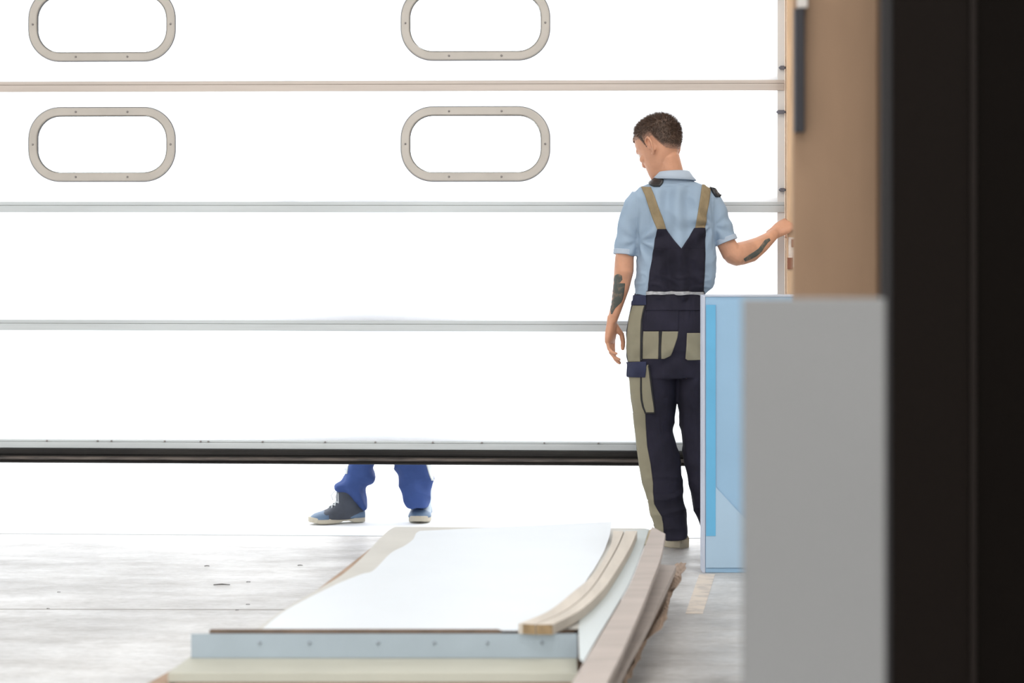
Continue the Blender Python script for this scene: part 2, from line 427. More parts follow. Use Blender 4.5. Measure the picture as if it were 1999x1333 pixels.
# wall with the gate opening, written in gate coordinates
wb = empty('wall_back', (0, DY, 0), RZ); wb['kind'] = 'structure'
x0, x1, zt = -4.75, 1.166, 4.2
MB().box((-8.3, .03, -.1), (x0-.02, .25, 6.1)).build('masonry', 'hall_wall', wb)
MB().box((x1+.16, .03, -.1), (6.3, .25, 6.1)).build('masonry', 'hall_wall', wb)
MB().box((x0-.02, .03, zt), (x1+.16, .25, 6.1)).build('lintel', 'hall_wall', wb)
jb = empty('trim_2', (0, DY, 0), RZ); jb['kind'] = 'structure'; jb['label'] = 'tall wooden jamb post at the right side of the gate'
MB().box((x1, -.10, 0), (x1+.158, .20, 4.3)).build('jamb_post', 'jamb', jb)
MB().box((x1+.005, -.103, HC-(462-400)*.00219), (x1+.03, -.1005, HC-(520-400)*.00219)).build('torn_label', 'torn', jb)['label'] = 'torn pale paper scrap'
mb = MB(); mb.box((x1+.0, -.106, 1.42-.270), (x1+.024, -.1035, 1.42-.222)); mb.box((x1+.018, -.106, 1.42-.178), (x1+.030, -.1035, 1.42-.145))
mb.build('torn_label', 'tornbrown', jb)['label'] = 'brown glue patches left on the post'
jl = MB().box((x0-.16, -.1, 0), (x0, .2, 4.3)).build('jamb_post', 'jamb', jb)

# ================================================================ SECTIONAL GATE
door = empty('door_1', (0, DY, 0), RZ)
tag(door, 'large white translucent sectional factory gate, raised a little off the floor', 'gate', kind='structure')
def rr_ray(th, w_, h_, r):
    """distance from the centre to the rounded rectangle along th"""
    c, s = math.cos(th), math.sin(th); lo, hi = 0, max(w_, h_)
    for _ in range(40):
        m_ = (lo+hi)/2; x, y = abs(c*m_)-(w_/2-r), abs(s*m_)-(h_/2-r)
        d = math.hypot(max(x, 0), max(y, 0))+min(max(x, y), 0)-r
        if d < 0: lo = m_
        else: hi = m_
    return lo
def rings_for(cx, cz, w_, h_, r, ths, y): return [Vector((cx+math.cos(t)*rr_ray(t, w_, h_, r), y, cz+math.sin(t)*rr_ray(t, w_, h_, r))) for t in ths]
TH = .04
ZR = [0.4077, 0.924, 1.433, 1.952, 2.472, 2.992, 3.512, 4.03]     # upper edges of the rails
WX = [-3.385, -1.771, -.157]
WW, WH, WR = .636, .317, .135
for k in range(len(ZR)-1):
    za = ZR[k]; zb = ZR[k+1]-.0
    mb = MB()
    if k in (2, 3):
        cz = {2: 1.681, 3: 2.199}[k]
        edges = [x0+.02]+[(WX[i]+WX[i+1])/2 for i in range(2)]+[WX[2]+.8, x1-.035]
        for i, cx in enumerate(WX):
            xl, xr = edges[i], edges[i+1]
            cs = [math.atan2(zz-cz, xx-cx) for xx in (xl, xr) for zz in (za, zb)]
            ths = sorted(set([-math.pi+2*math.pi*j/120 for j in range(120)]+cs))
            inn = [rings_for(cx, cz, WW-.05, WH-.05, WR-.025, ths, y) for y in (0, TH)]
            def orect(y):
                out = []
                for t in ths:
                    c, s = math.cos(t), math.sin(t)
                    tx = ((xr-cx)/c if c > 1e-9 else (xl-cx)/c if c < -1e-9 else 1e9)
                    tz = ((zb-cz)/s if s > 1e-9 else (za-cz)/s if s < -1e-9 else 1e9)
                    m_ = min(tx, tz); out.append(Vector((cx+c*m_, y, cz+s*m_)))
                return out
            rg = [orect(0), inn[0], inn[1], orect(TH)]
            rg.append(rg[0]); mb.loft(rg, cap=False)
        mb.box((edges[3], 0, za), (edges[4], TH, zb))
    else:
        mb.box((x0+.02, 0, za), (x1-.035, TH, zb))
    pn = mb.build('section_panel', 'panel', door)
    # faint pressed ribs of the panel sheet
# the flush end stiles and hinge hardware on the right
MB().box((x1-.0345, -.002, .315), (x1-.004, TH, 4.2)).build('end_stile', 'stile', door)
MB().box((x0+.002, -.002, .315), (x0+.0195, TH, 4.2)).build('end_stile', 'stile', door)
for (zz, ww) in ((2.003, .018), (1.815, .028), (1.484, .018), (2.32, .028), (1.30, .0)):
    if ww:
        mb = MB(); mb.box((x1-.006-ww, -.030, zz-.008), (x1-.006, -.003, zz+.008))
        mb.tube([(x1-.007-ww, -.018, zz), (x1-.003, -.018, zz)], [.0055, .0055], 10); mb.build('roller_hinge', 'hinge', door)
for k, zt_ in enumerate(ZR[1:7]):
    m_ = 'bar_warm' if zt_ > 1.6 else 'bar'
    rl = empty('joint_rail', (0, 0, 0)); rl.parent = door; BASES[rl.name] = Vector((0, 0, 0))
    MB().box((x0+.02, -.012, zt_-.0445), (x1-.006, -.0005, zt_-.0155)).build('rail_face', m_, rl, bevel=.0015)
    MB().box((x0+.02, -.009, zt_-.0145), (x1-.006, -.0005, zt_)).build('rail_face', m_, rl, bevel=.0015)
    MB().box((x0+.02, -.004, zt_-.0155), (x1-.006, -.0005, zt_-.0145)).build('rail_groove', 'groove', rl)
# bottom rail, screws, rubber seal
MB().box((x0+.02, -.014, .372), (x1-.006, TH, .3985)).build('bottom_rail', 'bar', door, bevel=.0015)
MB().box((x0+.02, -.010, .3995), (x1-.006, TH, .4077)).build('bottom_rail', 'bar', door, bevel=.0015)
MB().box((x0+.02, -.006, .3985), (x1-.006, TH-.002, .3995)).build('rail_groove', 'groove', door)
for px in (92, 191, 218, 322, 392, 407, 513, 635, 733, 845, 941, 1063, 1168, 1300, 1420):
    X = (px-999.5)*dl((px-999.5)*10.4/F)/F
    mb = MB(); mb.tube([(X, -.0135, .4035), (X, -.0175, .4035)], [.0042, .0042], 10); mb.build('screw', 'screw', door)
def extrude_x(prof, xa, xb):
    mb = MB(); mb.loft([[Vector((x, p[0], p[1])) for p in prof] for x in (xa, xb)]); return mb
N = 40
prof = [(-.020, .372), (-.030, .368), (-.036, .358), (-.036, .350), (-.030, .343), (-.030, .339), (.03, .339), (.03, .372)]
sl = extrude_x(prof, x0+.02, x1-.006).build('bottom_seal', 'seal', door, smooth=False)
prof = [(-.031, .3385), (-.038, .335), (-.040, .328), (-.034, .323), (.03, .323), (.03, .3385)]
lp = extrude_x(prof, x0+.02, x1-.006).build('seal_lip', 'seal_dirt', door)
prof = [(-.030, .3228), (-.036, .318), (-.034, .311), (-.026, .309), (.02, .309), (.03, .3228)]
extrude_x(prof, x0+.02, x1-.006).build('seal_lip', 'seal', door)

ths = [2*math.pi*j/144 for j in range(144)]
def window(cx, cz):
    prof = [(-.0, -.0005), (0, -.006), (.002, -.0095), (.005, -.011), (.030, -.011), (.033, -.0095), (.035, -.006), (.035, TH+.006), (.0, TH+.006), (0, TH+.0005)]
    # inner/outer ring: the panel lip sits in the middle
    rg = [rings_for(cx, cz, WW-2*d, WH-2*d, WR-d, ths, y) for d, y in ((0, -.0005), (0, -.006), (.002, -.0095), (.005, -.011), (.031, -.011), (.034, -.0095), (.036, -.006), (.036, .0135), (.026, .0135), (.026, -.0005))]
    rg.append(rg[0]); mb = MB(); mb.loft(rg, cap=False); fr = mb.build('window_frame', 'frame', door, smooth=False)
    rg = [rings_for(cx, cz, WW-2*d, WH-2*d, WR-d, ths, y) for d, y in ((.0, -.0005), (.0, -.0052), (-.0028, -.0052), (-.0032, -.0005))]
    rg.append(rg[0]); mb = MB(); mb.loft(rg, cap=False); mb.build('gasket', 'gasket', fr)
    rg = [rings_for(cx, cz, WW-2*d, WH-2*d, WR-d, ths, y) for d, y in ((.0365, -.005), (.0365, .012), (.0385, .012), (.0385, -.005))]
    rg.append(rg[0]); mb = MB(); mb.loft(rg, cap=False); mb.build('gasket', 'gasket', fr)
    mb = MB(); a = rings_for(cx, cz, WW-.056, WH-.056, WR-.028, ths, .016); b = rings_for(cx, cz, WW-.056, WH-.056, WR-.028, ths, .019)
    mb.loft([a, b]); mb.build('pane', 'glass', fr)
    for sx, sz in ((-.1125, 1), (.1125, 1), (-.1125, -1), (.1125, -1), (-1, 0), (1, 0)):
        if abs(sx) < 1: p = (cx+sx, cz+sz*(WH/2-.018))
        else: p = (cx+sx*(WW/2-.018), cz)
        mb = MB(); mb.tube([(p[0], -.011, p[1]), (p[0], -.0135, p[1])], [.0048, .0042], 12); mb.build('screw', 'screw', fr)
for cz in (1.681, 2.199):
    for cx in WX: window(cx, cz)

# ================================================================ PEOPLE
def hand(mb, wrist, f, n, s, curls, thumb, sc=1.0, spread=.0):
    f, n, s = Vector(f).normalized(), Vector(n).normalized(), Vector(s).normalized()
    n = (n-f*n.dot(f)).normalized(); s = (s-f*s.dot(f)-n*s.dot(n)).normalized(); wv = Vector(wrist)
    pts = [wv-f*.02*sc, wv+f*.012*sc, wv+f*.045*sc, wv+f*.078*sc, wv+f*.094*sc]
    rad = [(.026, .019), (.029, .019), (.038, .018), (.040, .0155), (.037, .012)]
    rings = []
    for p, (a, b) in zip(pts, rad):
        rings.append([p+s*(math.copysign(abs(math.cos(t))**.8, math.cos(t))*a*sc)+n*(math.copysign(abs(math.sin(t))**.8, math.sin(t))*b*sc) for t in [2*math.pi*j/16 for j in range(16)]])
    mb.loft(rings)
    offs = (.029, .010, -.010, -.028); L_ = ((.043, .026, .021), (.047, .030, .022), (.043, .028, .021), (.034, .021, .019)); R_ = (.0092, .0094, .0088, .0078)
    for k in range(4):
        p = wv+f*(.078 if k < 3 else .070)*sc+s*offs[k]*sc
        pts = [p, p+f*.017*sc]; rad = [R_[k]*1.05*sc, R_[k]*1.08*sc]; a = 0; q = pts[-1]
        fan = s*(offs[k]*spread*8)
        for i in range(3):
            a += curls[k][i]; d = (f*math.cos(a)+n*math.sin(a)+fan).normalized()
            mid = q+d*L_[k][i]*.5*sc; q = q+d*L_[k][i]*sc
            pts += [mid, q]; rad += [R_[k]*(1-.07*i-.05)*sc, R_[k]*(1-.1*i-.02)*sc]
        mb.tube(pts, rad, 12, up=tuple(s))
    p = wv+f*.028*sc+s*.020*sc+n*.006*sc; pts = [p-f*.01*sc]; rad = [.012*sc]
    for i, (tf, tn, ts) in enumerate(thumb):
        d = (f*tf+n*tn+s*ts).normalized(); l = (.044, .034, .027)[i]*sc
        pts += [p+d*l*.5, p+d*l]; rad += [(.0135, .0108, .0098)[i]*sc, (.0112, .0098, .0078)[i]*sc]; p = p+d*l
    mb.tube(pts, rad, 12, up=tuple(f))

def head_pieces(mb, c, R, sc=1.0):
    """skull, jaw and features; +y is the way the face looks"""
    rows = [(-.120, .080, .045, .018), (-.113, .093, .020, .032), (-.100, .098, .000, .043), (-.080, .098, -.020, .053), (-.055, .096, -.048, .060), (-.030, .096, -.074, .066),
            (0, .095, -.091, .071), (.03, .099, -.098, .0755), (.055, .098, -.098, .076), (.08, .088, -.090, .071), (.100, .068, -.074, .058), (.114, .040, -.050, .038), (.121, .012, -.024, .014)]
    rings = []
    for z, fy, by, hw in rows:
        cy = (fy+by)/2; hy = (fy-by)/2; r = []
        for j in range(32):
            t = 2*math.pi*j/32; cc, ss = math.cos(t), math.sin(t)
            e = .86
            r.append(Vector(c)+R@(Vector((hw*math.copysign(abs(cc)**e, cc), cy+hy*math.copysign(abs(ss)**e, ss), z))*sc))
        rings.append(r)
    mb.loft(rings)
    def E(p, r, rx=0):
        mb.ell(Vector(c)+R@(Vector(p)*sc), tuple(q*sc for q in r), R@Matrix.Rotation(rx, 3, 'X'))
    def T(pts, rad): mb.tube([Vector(c)+R@(Vector(p)*sc) for p in pts], [q*sc for q in rad], 10)
    T([(0, .094, .022), (0, .102, .002), (0, .111, -.018), (0, .108, -.026)], [.008, .009, .010, .009])       # nose
    E((.010, .106, -.026), (.008, .009, .007)); E((-.010, .106, -.026), (.008, .009, .007))
    T([(-.045, .083, .030), (-.022, .098, .034), (0, .100, .030), (.022, .098, .034), (.045, .083, .030)], [.007, .009, .008, .009, .007])   # brow
    T([(-.022, .092, -.052), (0, .102, -.050), (.022, .092, -.052)], [.004, .0065, .004])
    T([(-.020, .090, -.061), (0, .100, -.062), (.020, .090, -.061)], [.004, .0070, .004])
    E((0, .090, -.098), (.020, .014, .014)); E((.040, .070, -.015), (.022, .022, .018)); E((-.040, .070, -.015), (.022, .022, .018))
    for sx in (-1, 1):                                                                  # ears
        cx = sx*.074
        Rr = R@Matrix.Rotation(sx*-.35, 3, 'Z')
        o_ = Vector((cx, -.004, -.002)); k_ = 1.12
        def Q(x, y, z): return tuple(o_+Vector((sx*(x*k_+.5*max(0, -y)), y*k_, z*k_)))
        mb.ell(Vector(c)+R@(Vector(Q(-.003, -.006, -.003))*sc), (.005*sc, .015*sc, .026*sc), R@Matrix.Rotation(sx*-.45, 3, 'Z'))
        T([Q(.001, .012, .010), Q(.005, .010, .023), Q(.008, -.001, .031), Q(.009, -.014, .029), Q(.009, -.022, .016), Q(.009, -.022, .000), Q(.007, -.017, -.014), Q(.005, -.008, -.026), Q(.003, .001, -.033), Q(.001, .006, -.026)],
          [.0036, .0040, .0043, .0046, .0046, .0044, .0042, .0050, .0064, .0045])
        T([Q(.006, -.006, .020), Q(.008, -.011, .006), Q(.006, -.006, -.014)], [.003, .0034, .003])
        T([Q(.004, .008, .002), Q(.005, .006, -.008)], [.0045, .0045])

def hair_on(me, c, R, parent, sc=1.0, nstr=9000, seed=3):
    """short cropped hair: a cap following the skull plus thousands of short strands"""
    rnd = random.Random(seed); Ri = R.transposed(); c = Vector(c)
    def side(p):                                 # >0 inside the hair area
        x, y, z = p
        z0 = -.005
        if y > .060: z0 = .066+(y-.06)*.25
        elif y > .030: z0 = .052+(.014)*(y-.03)/.03
        elif y > .012: z0 = -.012+(y-.012)/.018*.064        # sideburn
        elif y > -.030: z0 = .033                            # over the ear
        elif y > -.050: z0 = .033-(-.030-y)/.020*.070
        else: z0 = -.037-(min(.03, -.050-y))*.75
        return z-z0
    vid = {}; V = []; Fc = []; tri = []; fades = []
    for v in me.vertices:
        p = Ri@(v.co-c)/sc
        if abs(p.x) > .082 or p.length > .16 or p.z < -.09: continue
        if abs(p.x) > .0785 and -.03 < p.y < .015 and p.z < .033: continue
        s_ = side(p)
        if s_ > -.001:
            fade = sstep(0, .055, s_)
            th = .0010+.0095*fade*(.55+.45*sstep(.0, .07, p.z))
            th += .0022*fade*fnoise(p, 120, 120, 120)
            if p.y > .07 and p.z > .06: th += .006
            fades.append(fade); vid[v.index] = len(V); V.append(v.co+v.normal*th*sc)
    n = len(V)
    for p in me.polygons:
        if all(i in vid for i in p.vertices):
            Fc.append(tuple(vid[i] for i in p.vertices)); tri.append((p.center.copy(), p.normal.copy(), p.area))
    mb = MB(); mb.v = V; mb.f = Fc
    inner = MB()
    # strands
    for _ in range(nstr):
        ctr, nn, ar = rnd.choice(tri); p = Ri@(ctr-c)/sc; s_ = side(p); fade = sstep(0, .06, s_)
        if rnd.random() > .35+.65*fade: continue
        ln = (.003+.017*fade*(.5+.5*sstep(0, .08, p.z)))*rnd.uniform(.7, 1.25)*sc
        if p.y > .06: ln *= 1.2
        down = R@Vector((0, .55 if p.z > .06 else .0, -.7 if p.z < .07 else 0))
        d = (nn+down*.75+Vector([rnd.uniform(-.3, .3) for _ in range(3)])).normalized()
        side_v = d.cross(Vector([rnd.uniform(-1, 1) for _ in range(3)])).normalized()*.0009
        b = ctr+nn*(.0005+.007*fade*(.55+.45*sstep(0, .07, p.z)))*sc+Vector([rnd.uniform(-.0015, .0015) for _ in range(3)])
        mb.add([b-side_v, b+side_v, b+d*ln], [(0, 1, 2)]); fades += [max(.45, fade)]*3
    o = mb.build('hair', 'hair', parent, smooth=True)
    at = o.data.attributes.new('hair_thickness', 'FLOAT', 'POINT'); at.data.foreach_set('value', fades)
    return o

# ---------------------------------------------------------------- worker at the jamb
Y0 = 9.95
base1 = Vector((W(1320, 1070, Y0).x, Y0, 0))
hc = W(1290, 287.5, Y0+.01)
R1 = Matrix.Rotation(math.radians(50), 3, 'Z')@Matrix.Rotation(math.radians(-31), 3, 'X')@Matrix.Rotation(math.radians(3), 3, 'Y')
torso = [(338, 1290, 1338, .052), (347, 1284, 1345, .058), (355, 1272, 1358, .066), (363, 1255, 1380, .078), (371, 1243, 1394, .088), (385, 1235, 1401, .100), (405, 1236, 1401, .112),
         (430, 1239, 1399, .120), (470, 1241, 1397, .124), (500, 1241, 1397, .122), (530, 1240, 1399, .120), (550, 1237, 1396, .118), (566, 1238, 1385, .113), (580, 1241, 1376, .110)]
tor = [torso[0]]+torso[1:]
def shrink(rows, k): return [(r[0], r[1]+k, r[2]-k, r[3]-k*.0021) for r in rows]
hips = [(572, 1239, 1376, .112), (582, 1237, 1378, .114), (595, 1233, 1382, .117), (626, 1227, 1388, .126), (650, 1222, 1391, .132), (680, 1222, 1393, .133), (708, 1225, 1394, .128), (735, 1226, 1395, .120)]
legL = [(700, 1224, 1325, .118), (720, 1226, 1325, .114), (750, 1228, 1323, .106), (780, 1231, 1320, .098), (804, 1235, 1318, .092), (842, 1240, 1314, .084), (869, 1243, 1322, .083),
        (905, 1247, 1329, .086), (943, 1254, 1334, .086), (965, 1262, 1334, .082), (985, 1266, 1337, .078), (1003, 1269, 1340, .078), (1022, 1276, 1341, .080), (1036, 1281, 1342, .082), (1050, 1288, 1343, .082)]
legR = [(700, 1322, 1394, .114), (720, 1321, 1395, .112), (750, 1320, 1396, .106), (780, 1322, 1397, .098), (804, 1327, 1399, .092), (814, 1326, 1400, .09), (852, 1331, 1402, .084), (900, 1335, 1404, .084),
        (936, 1342, 1408, .084), (984, 1352, 1414, .080), (1032, 1369, 1424, .080), (1046, 1373, 1428, .080)]
mb = MB()
mb.loft([ring_px(y, a, b, d, Y0) for y, a, b, d in shrink(torso, 14)[2:]])
mb.loft([ring_px(y, a, b, d, Y0) for y, a, b, d in shrink(hips, 6)])
for lg in (legL, legR): mb.loft([ring_px(y, a, b, d, Y0) for y, a, b, d in shrink(lg, 11)])
mb.tube([W(1312, 354, Y0), W(1307, 335, Y0), W(1300, 308, Y0+.0)], [(.058, .050), (.056, .054), (.056, .056)], 20, up=(0, 1, 0))
head_pieces(mb, hc, R1)
# left arm (hanging) and right arm (reaching to the jamb)
mb.tube([W(1250, 392, Y0), W(1232, 430, Y0), W(1222, 480, Y0-.005), W(1219, 505, Y0-.01), W(1218, 528, Y0-.012), W(1212.5, 562, Y0-.0), W(1204.5, 596, Y0+.015), W(1196, 624, Y0+.03)],
        [.038, .037, .037, (.039, .042), (.0405, .042), (.034, .038), (.025, .028), (.0205, .024)], 20, up=(0, 1, 0))
wl = W(1195, 626, Y0+.032)
hand(mb, wl, (-.10, .10, -1), (.86, -.48, -.05), (.5, .86, 0), [(.15, .32, .30), (.25, .45, .35), (.35, .55, .45), (.40, .6, .5)],
     [(.66, .60, .44), (.95, .28, .05), (1, .10, -.10)], sc=.97)
mb.tube([W(1378, 392, Y0), W(1398, 430, Y0), W(1415, 470, Y0-.01), W(1427, 492, Y0-.005), W(1438, 499, Y0+.0)], [.038, .037, .038, (.042, .042), (.043, .043)], 20, up=(0, 1, 0))
mb.tube([W(1432, 496, Y0), W(1446, 495, Y0+.02), W(1464, 490, Y0+.06), W(1484, 478, Y0+.11), W(1500, 466, Y0+.16), W(1511, 456, Y0+.20)], [.044, .048, .047, (.036, .038), (.027, .029), (.022, .026)], 20, up=(0, 1, 0))
wr = W(1510, 456, Y0+.20)
hand(mb, wr, (.72, .45, .42), (.42, .70, -.35), (.25, .1, 1), [(.95, .9, .7), (1.0, 1.0, .7), (1.05, 1.0, .75), (1.1, 1.0, .8)],
     [(.75, .55, .5), (.9, .6, -.1), (.7, .8, -.3)], sc=1.0)
body_me = remesh(mb, .0029, 2, .4)
body_bvh = bvh(body_me)
person = link_mesh('person', body_me, 'skin', loc=base1)
tag(person, 'person in light blue polo and navy overalls, back turned, one hand on the wooden jamb', 'person')
headm = body_me.copy(); headm.transform(Matrix.Translation(base1))
hair_on(headm, hc, R1, person)
for sx in (-1, 1):
    mb = MB(); mb.ell(hc+R1@Vector((sx*.030, .0835, .012)), (.0125, .0125, .0125), R1); mb.build('eye', 'eye', person, smooth=True)
# tattoos follow the skin
def on_arm(tr): return tr
t_l = [(535, 1205, 1209), (538, 1200, 1214), (546, 1198, 1215), (552, 1199, 1210), (553, 1199, 1220), (556, 1198, 1220), (566, 1197, 1219), (575, 1194, 1218), (583, 1192, 1216), (590, 1192, 1213), (596, 1191, 1207), (602, 1191, 1201), (613, 1193, 1195)]
drape(body_bvh, t_l, 1.0, 12, .0004, .0003, reach=.2).build('tattoo', 'ink', person, smooth=True)
def strip_px(tree, path, off, t, cols=6, Yref=9.95):
    P = []; N_ = []
    pts = []
    for (a, b) in zip(path, path[1:]):
        for k in range(6): pts.append(tuple(p+(q-p)*k/6 for p, q in zip(a, b)))
    pts.append(path[-1])
    for i, (x, y, hw) in enumerate(pts):
        x2, y2 = pts[min(i+1, len(pts)-1)][:2]; x1_, y1_ = pts[max(0, i-1)][:2]
        tx, ty = x2-x1_, y2-y1_; l = math.hypot(tx, ty); nx, ny = -ty/l, tx/l; pr = []; nr = []
        for j in range(cols+1):
            s_ = (j/cols*2-1)*hw; h, n_ = cast(tree, x+nx*s_, y+ny*s_, Yref, False, .3); pr.append(h); nr.append(n_)
        P.append(pr); N_.append(nr)
    return slab(P, N_, off, t)
strip_px(body_bvh, [(1453, 508, 3.0), (1462, 503, 4.6), (1474, 496, 5), (1484, 488, 4.4), (1490, 479, 4.0), (1496, 471, 4), (1503, 467, 2.5)], .0004, .0003, Yref=10.06).build('tattoo', 'ink', person, smooth=True)

# polo shirt
mb = MB()
mb.loft([ring_px(y, a, b, d, Y0, e=2.4) for y, a, b, d in torso[1:]])
mb.tube([W(1254, 386, Y0), W(1243, 402, Y0), W(1234, 425, Y0), W(1228, 450, Y0-.003), W(1222.5, 475, Y0-.005), W(1219.5, 496.5, Y0-.008)], [(.050, .05), (.056, .058), (.0540, .058), (.0510, .056), (.0485, .055), (.0465, .054)], 24, up=(0, 1, 0), dome=False)
mb.tube([W(1372, 384, Y0), W(1387, 398, Y0), W(1398, 422, Y0), W(1408, 446, Y0-.003), W(1418.5, 472, Y0-.008)], [(.044, .05), (.050, .058), (.0485, .056), (.0465, .055), (.0455, .053)], 24, up=(0, 1, 0), dome=False)
shirt_me = remesh(mb, .0045, 5, .5)
xc = W(1318, 0, Y0).x
def shirt_fold(p, n):
    z = p.z; a = 0
    u = (p.x-xc)
    px = 999.5+p.x*F/p.y; py = 400+(HC-p.z)*F/p.y
    # vertical soft folds down the middle of the back
    cen = sstep(.16, .02, abs(u))*sstep(350, 380, py)
    a += cen*.0125*math.sin((u+.03*fnoise(p, 3, 3, 3))*78+1.5*fnoise(p, 4, 4, 2, 3))
    # pulls from the arm holes
    for sx, ax, ay in ((-1, 1246, 470), (1, 1392, 440)):
        dx, dy = (px-ax), (py-ay); r = math.hypot(dx, dy)
        if r < 95:
            ang = math.atan2(dy, dx); a += .0085*sstep(95, 25, r)*math.sin(ang*7+sx*1.3+r*.02)*sstep(3, 22, r)
    # slack cloth above the waistband
    wst = sstep(500, 560, py); a += wst*.006*ridge(fnoise(p, 13, 9, 24, 5))-wst*.003
    a += .0032*fnoise(p, 16, 12, 9, 9)+.0065*(ridge(fnoise(p, 8, 8, 5, 2))-.5)
    slv = 1 if (px < 1243 or px > 1392) and py < 500 else 0
    if slv: a = a*.35+.0030*(ridge(fnoise(p, 10, 7, 8, 13))-.3)
    if py < 362: a *= .3
    return a
displace(shirt_me, shirt_fold)
shirt_bvh = bvh(shirt_me)
shirt = link_mesh('polo_shirt', shirt_me, 'shirt', person)
# sleeve hems as folded bands
for (pts, rad) in (([W(1220.4, 487.5, Y0-.006), W(1219.4, 497.5, Y0-.008)], [(.0475, .056), (.0475, .056)]), ([W(1415.2, 464, Y0-.006), W(1418.8, 473, Y0-.008)], [(.0470, .0545), (.0475, .0545)])):
    mb = MB(); mb.tube(pts, rad, 40, up=(0, 1, 0), dome=False); mb.build('sleeve_hem', 'collar', shirt, smooth=False, bevel=.002)
# collar: a stand and a turned-down leaf
def ell_ring(c, ax, ay, tilt, n=40, roll=0.0):
    out = []
    for j in range(n):
        t = 2*math.pi*j/n; p = Vector((ax*math.cos(t), ay*math.sin(t), 0))
        p.z = -p.y*tilt+p.x*roll; out.append(Vector(c)+p)
    return out
cc = W(1312, 338, Y0)
mb = MB()
rg = [ell_ring(cc+Vector((0.000, 0, -.002)), .062, .062, .10, roll=.05), ell_ring(cc+Vector((0, 0, .005)), .066, .066, .10, roll=.05), ell_ring(cc+Vector((.002, 0, .003)), .070, .070, .10, roll=.05),
      ell_ring(cc+Vector((.006, 0, -.012)), .080, .077, .06, roll=-.02), ell_ring(cc+Vector((.010, 0, -.026)), .090, .083, .04, roll=-.04), ell_ring(cc+Vector((.010, 0, -.028)), .088, .080, .04, roll=-.04), ell_ring(cc+Vector((.006, 0, -.014)), .076, .073, .06, roll=-.02)]
rg.append(rg[0]); mb.loft(rg, cap=False); mb.build('collar', 'collar', shirt, smooth=True)

# overalls: trousers with waistband, then everything sewn on them
mb = MB()
mb.loft([ring_px(y, a, b, d, Y0, e=2.4) for y, a, b, d in hips])
mb.loft([ring_px(y, a, b, d, Y0, e=2.2) for y, a, b, d in legL]); mb.loft([ring_px(y, a, b, d, Y0, e=2.2) for y, a, b, d in legR])
tr_me = remesh(mb, .0045, 6, .5)
def tr_fold(p, n):
    px = 999.5+p.x*F/p.y; py = 400+(HC-p.z)*F/p.y; a = 0
    a += .0030*fnoise(p, 10, 10, 7, 1)
    if py < 660:                                          # gathers under the elastic waist
        k = sstep(660, 590, py)*sstep(570, 580, py)*sstep(1245, 1265, px); a += k*.0040*(ridge(fnoise(p, 42, 10, 5, 4))-.4)
    seat = math.exp(-((py-700)/30)**2); a += seat*.004*math.sin(p.z*60+abs(p.x-xc)*50)
    knee = math.exp(-((py-855)/55)**2); a += knee*.0060*(ridge(fnoise(p, 4, 5, 12, 6))-.45)
    low = sstep(905, 960, py); a += low*.0062*(ridge(fnoise(p, 4, 5, 11, 8))-.45)
    a += .0035*(ridge(fnoise(p, 9, 9, 4, 12))-.5)
    return a
displace(tr_me, tr_fold)
tr_bvh = bvh(tr_me)
allm = [shirt_me, tr_me]
ov = link_mesh('overalls', tr_me, 'navy', person)
# combined tree for the bib that runs over shirt and waist (meshes are stored relative to base1)
vs = []; fs = []
for me in (shirt_me, tr_me):
    k = len(vs); vs += [v.co+base1 for v in me.vertices]; fs += [tuple(i+k for i in p.vertices) for p in me.polygons]
both = BVHTree.FromPolygons(vs, fs)
def dn(tree, rows, **k): return drape(tree, rows, **k)
# back bib: two horns with the V between them
dn(both, [(446.5, 1283, 1300), (455, 1281, 1306), (470, 1279, 1317), (486, 1277, 1331)], cols=14, off=.003, t=.003).build('bib_back', 'navy', ov, smooth=True)
dn(both, [(446, 1356, 1375.5), (455, 1350.5, 1375.5), (470, 1340, 1375.5), (486, 1329.5, 1375.5)], cols=14, off=.003, t=.003).build('bib_back', 'navy', ov, smooth=True)
dn(both, [(485.5, 1277, 1375.5), (500, 1275, 1375.5), (530, 1270, 1374.5), (568, 1264, 1372)], cols=40, off=.003, t=.003).build('bib_back', 'navy', ov, smooth=True)
dn(both, [(568, 1262, 1374), (588, 1262, 1376), (606, 1262, 1376)], cols=40, off=.0015, t=.002).build('gathered_waist', 'navy', ov, smooth=True)
P_ = []
dn(both, [(569, 1262.5, 1371.5), (575.5, 1262.5, 1371.5)], cols=50, step=1.5, off=.0062, t=.0015).build('elastic_band', 'elastic', ov, smooth=True)
dn(both, [(576.5, 1236, 1262), (595.5, 1234, 1262)], cols=14, off=.002, t=.003, reach=.25).build('waistband', 'navy2', ov, smooth=True)
# front bib
dn(both, [(445, 1275, 1368), (500, 1268, 1372), (576, 1262, 1374)], cols=24, step=4, off=.003, t=.003, reverse=True).build('bib_front', 'navy', ov, smooth=True)
# straps
SL = [(366, 1252, 1271), (380, 1259, 1277), (400, 1266, 1284), (420, 1273, 1291), (449, 1283, 1300)]
SR = [(361.5, 1370, 1387), (385, 1367, 1384.5), (410, 1363, 1381), (449, 1356.5, 1375)]
for r in (SL, SR):
    st = dn(shirt_bvh, r, cols=8, off=.003, t=.002).build('strap', 'strapm', ov, smooth=True)
    dn(shirt_bvh, [(y, a, b) for y, a, b in r], cols=8, step=4, off=.003, t=.002, reverse=True).build('strap', 'strapm', ov, smooth=True)
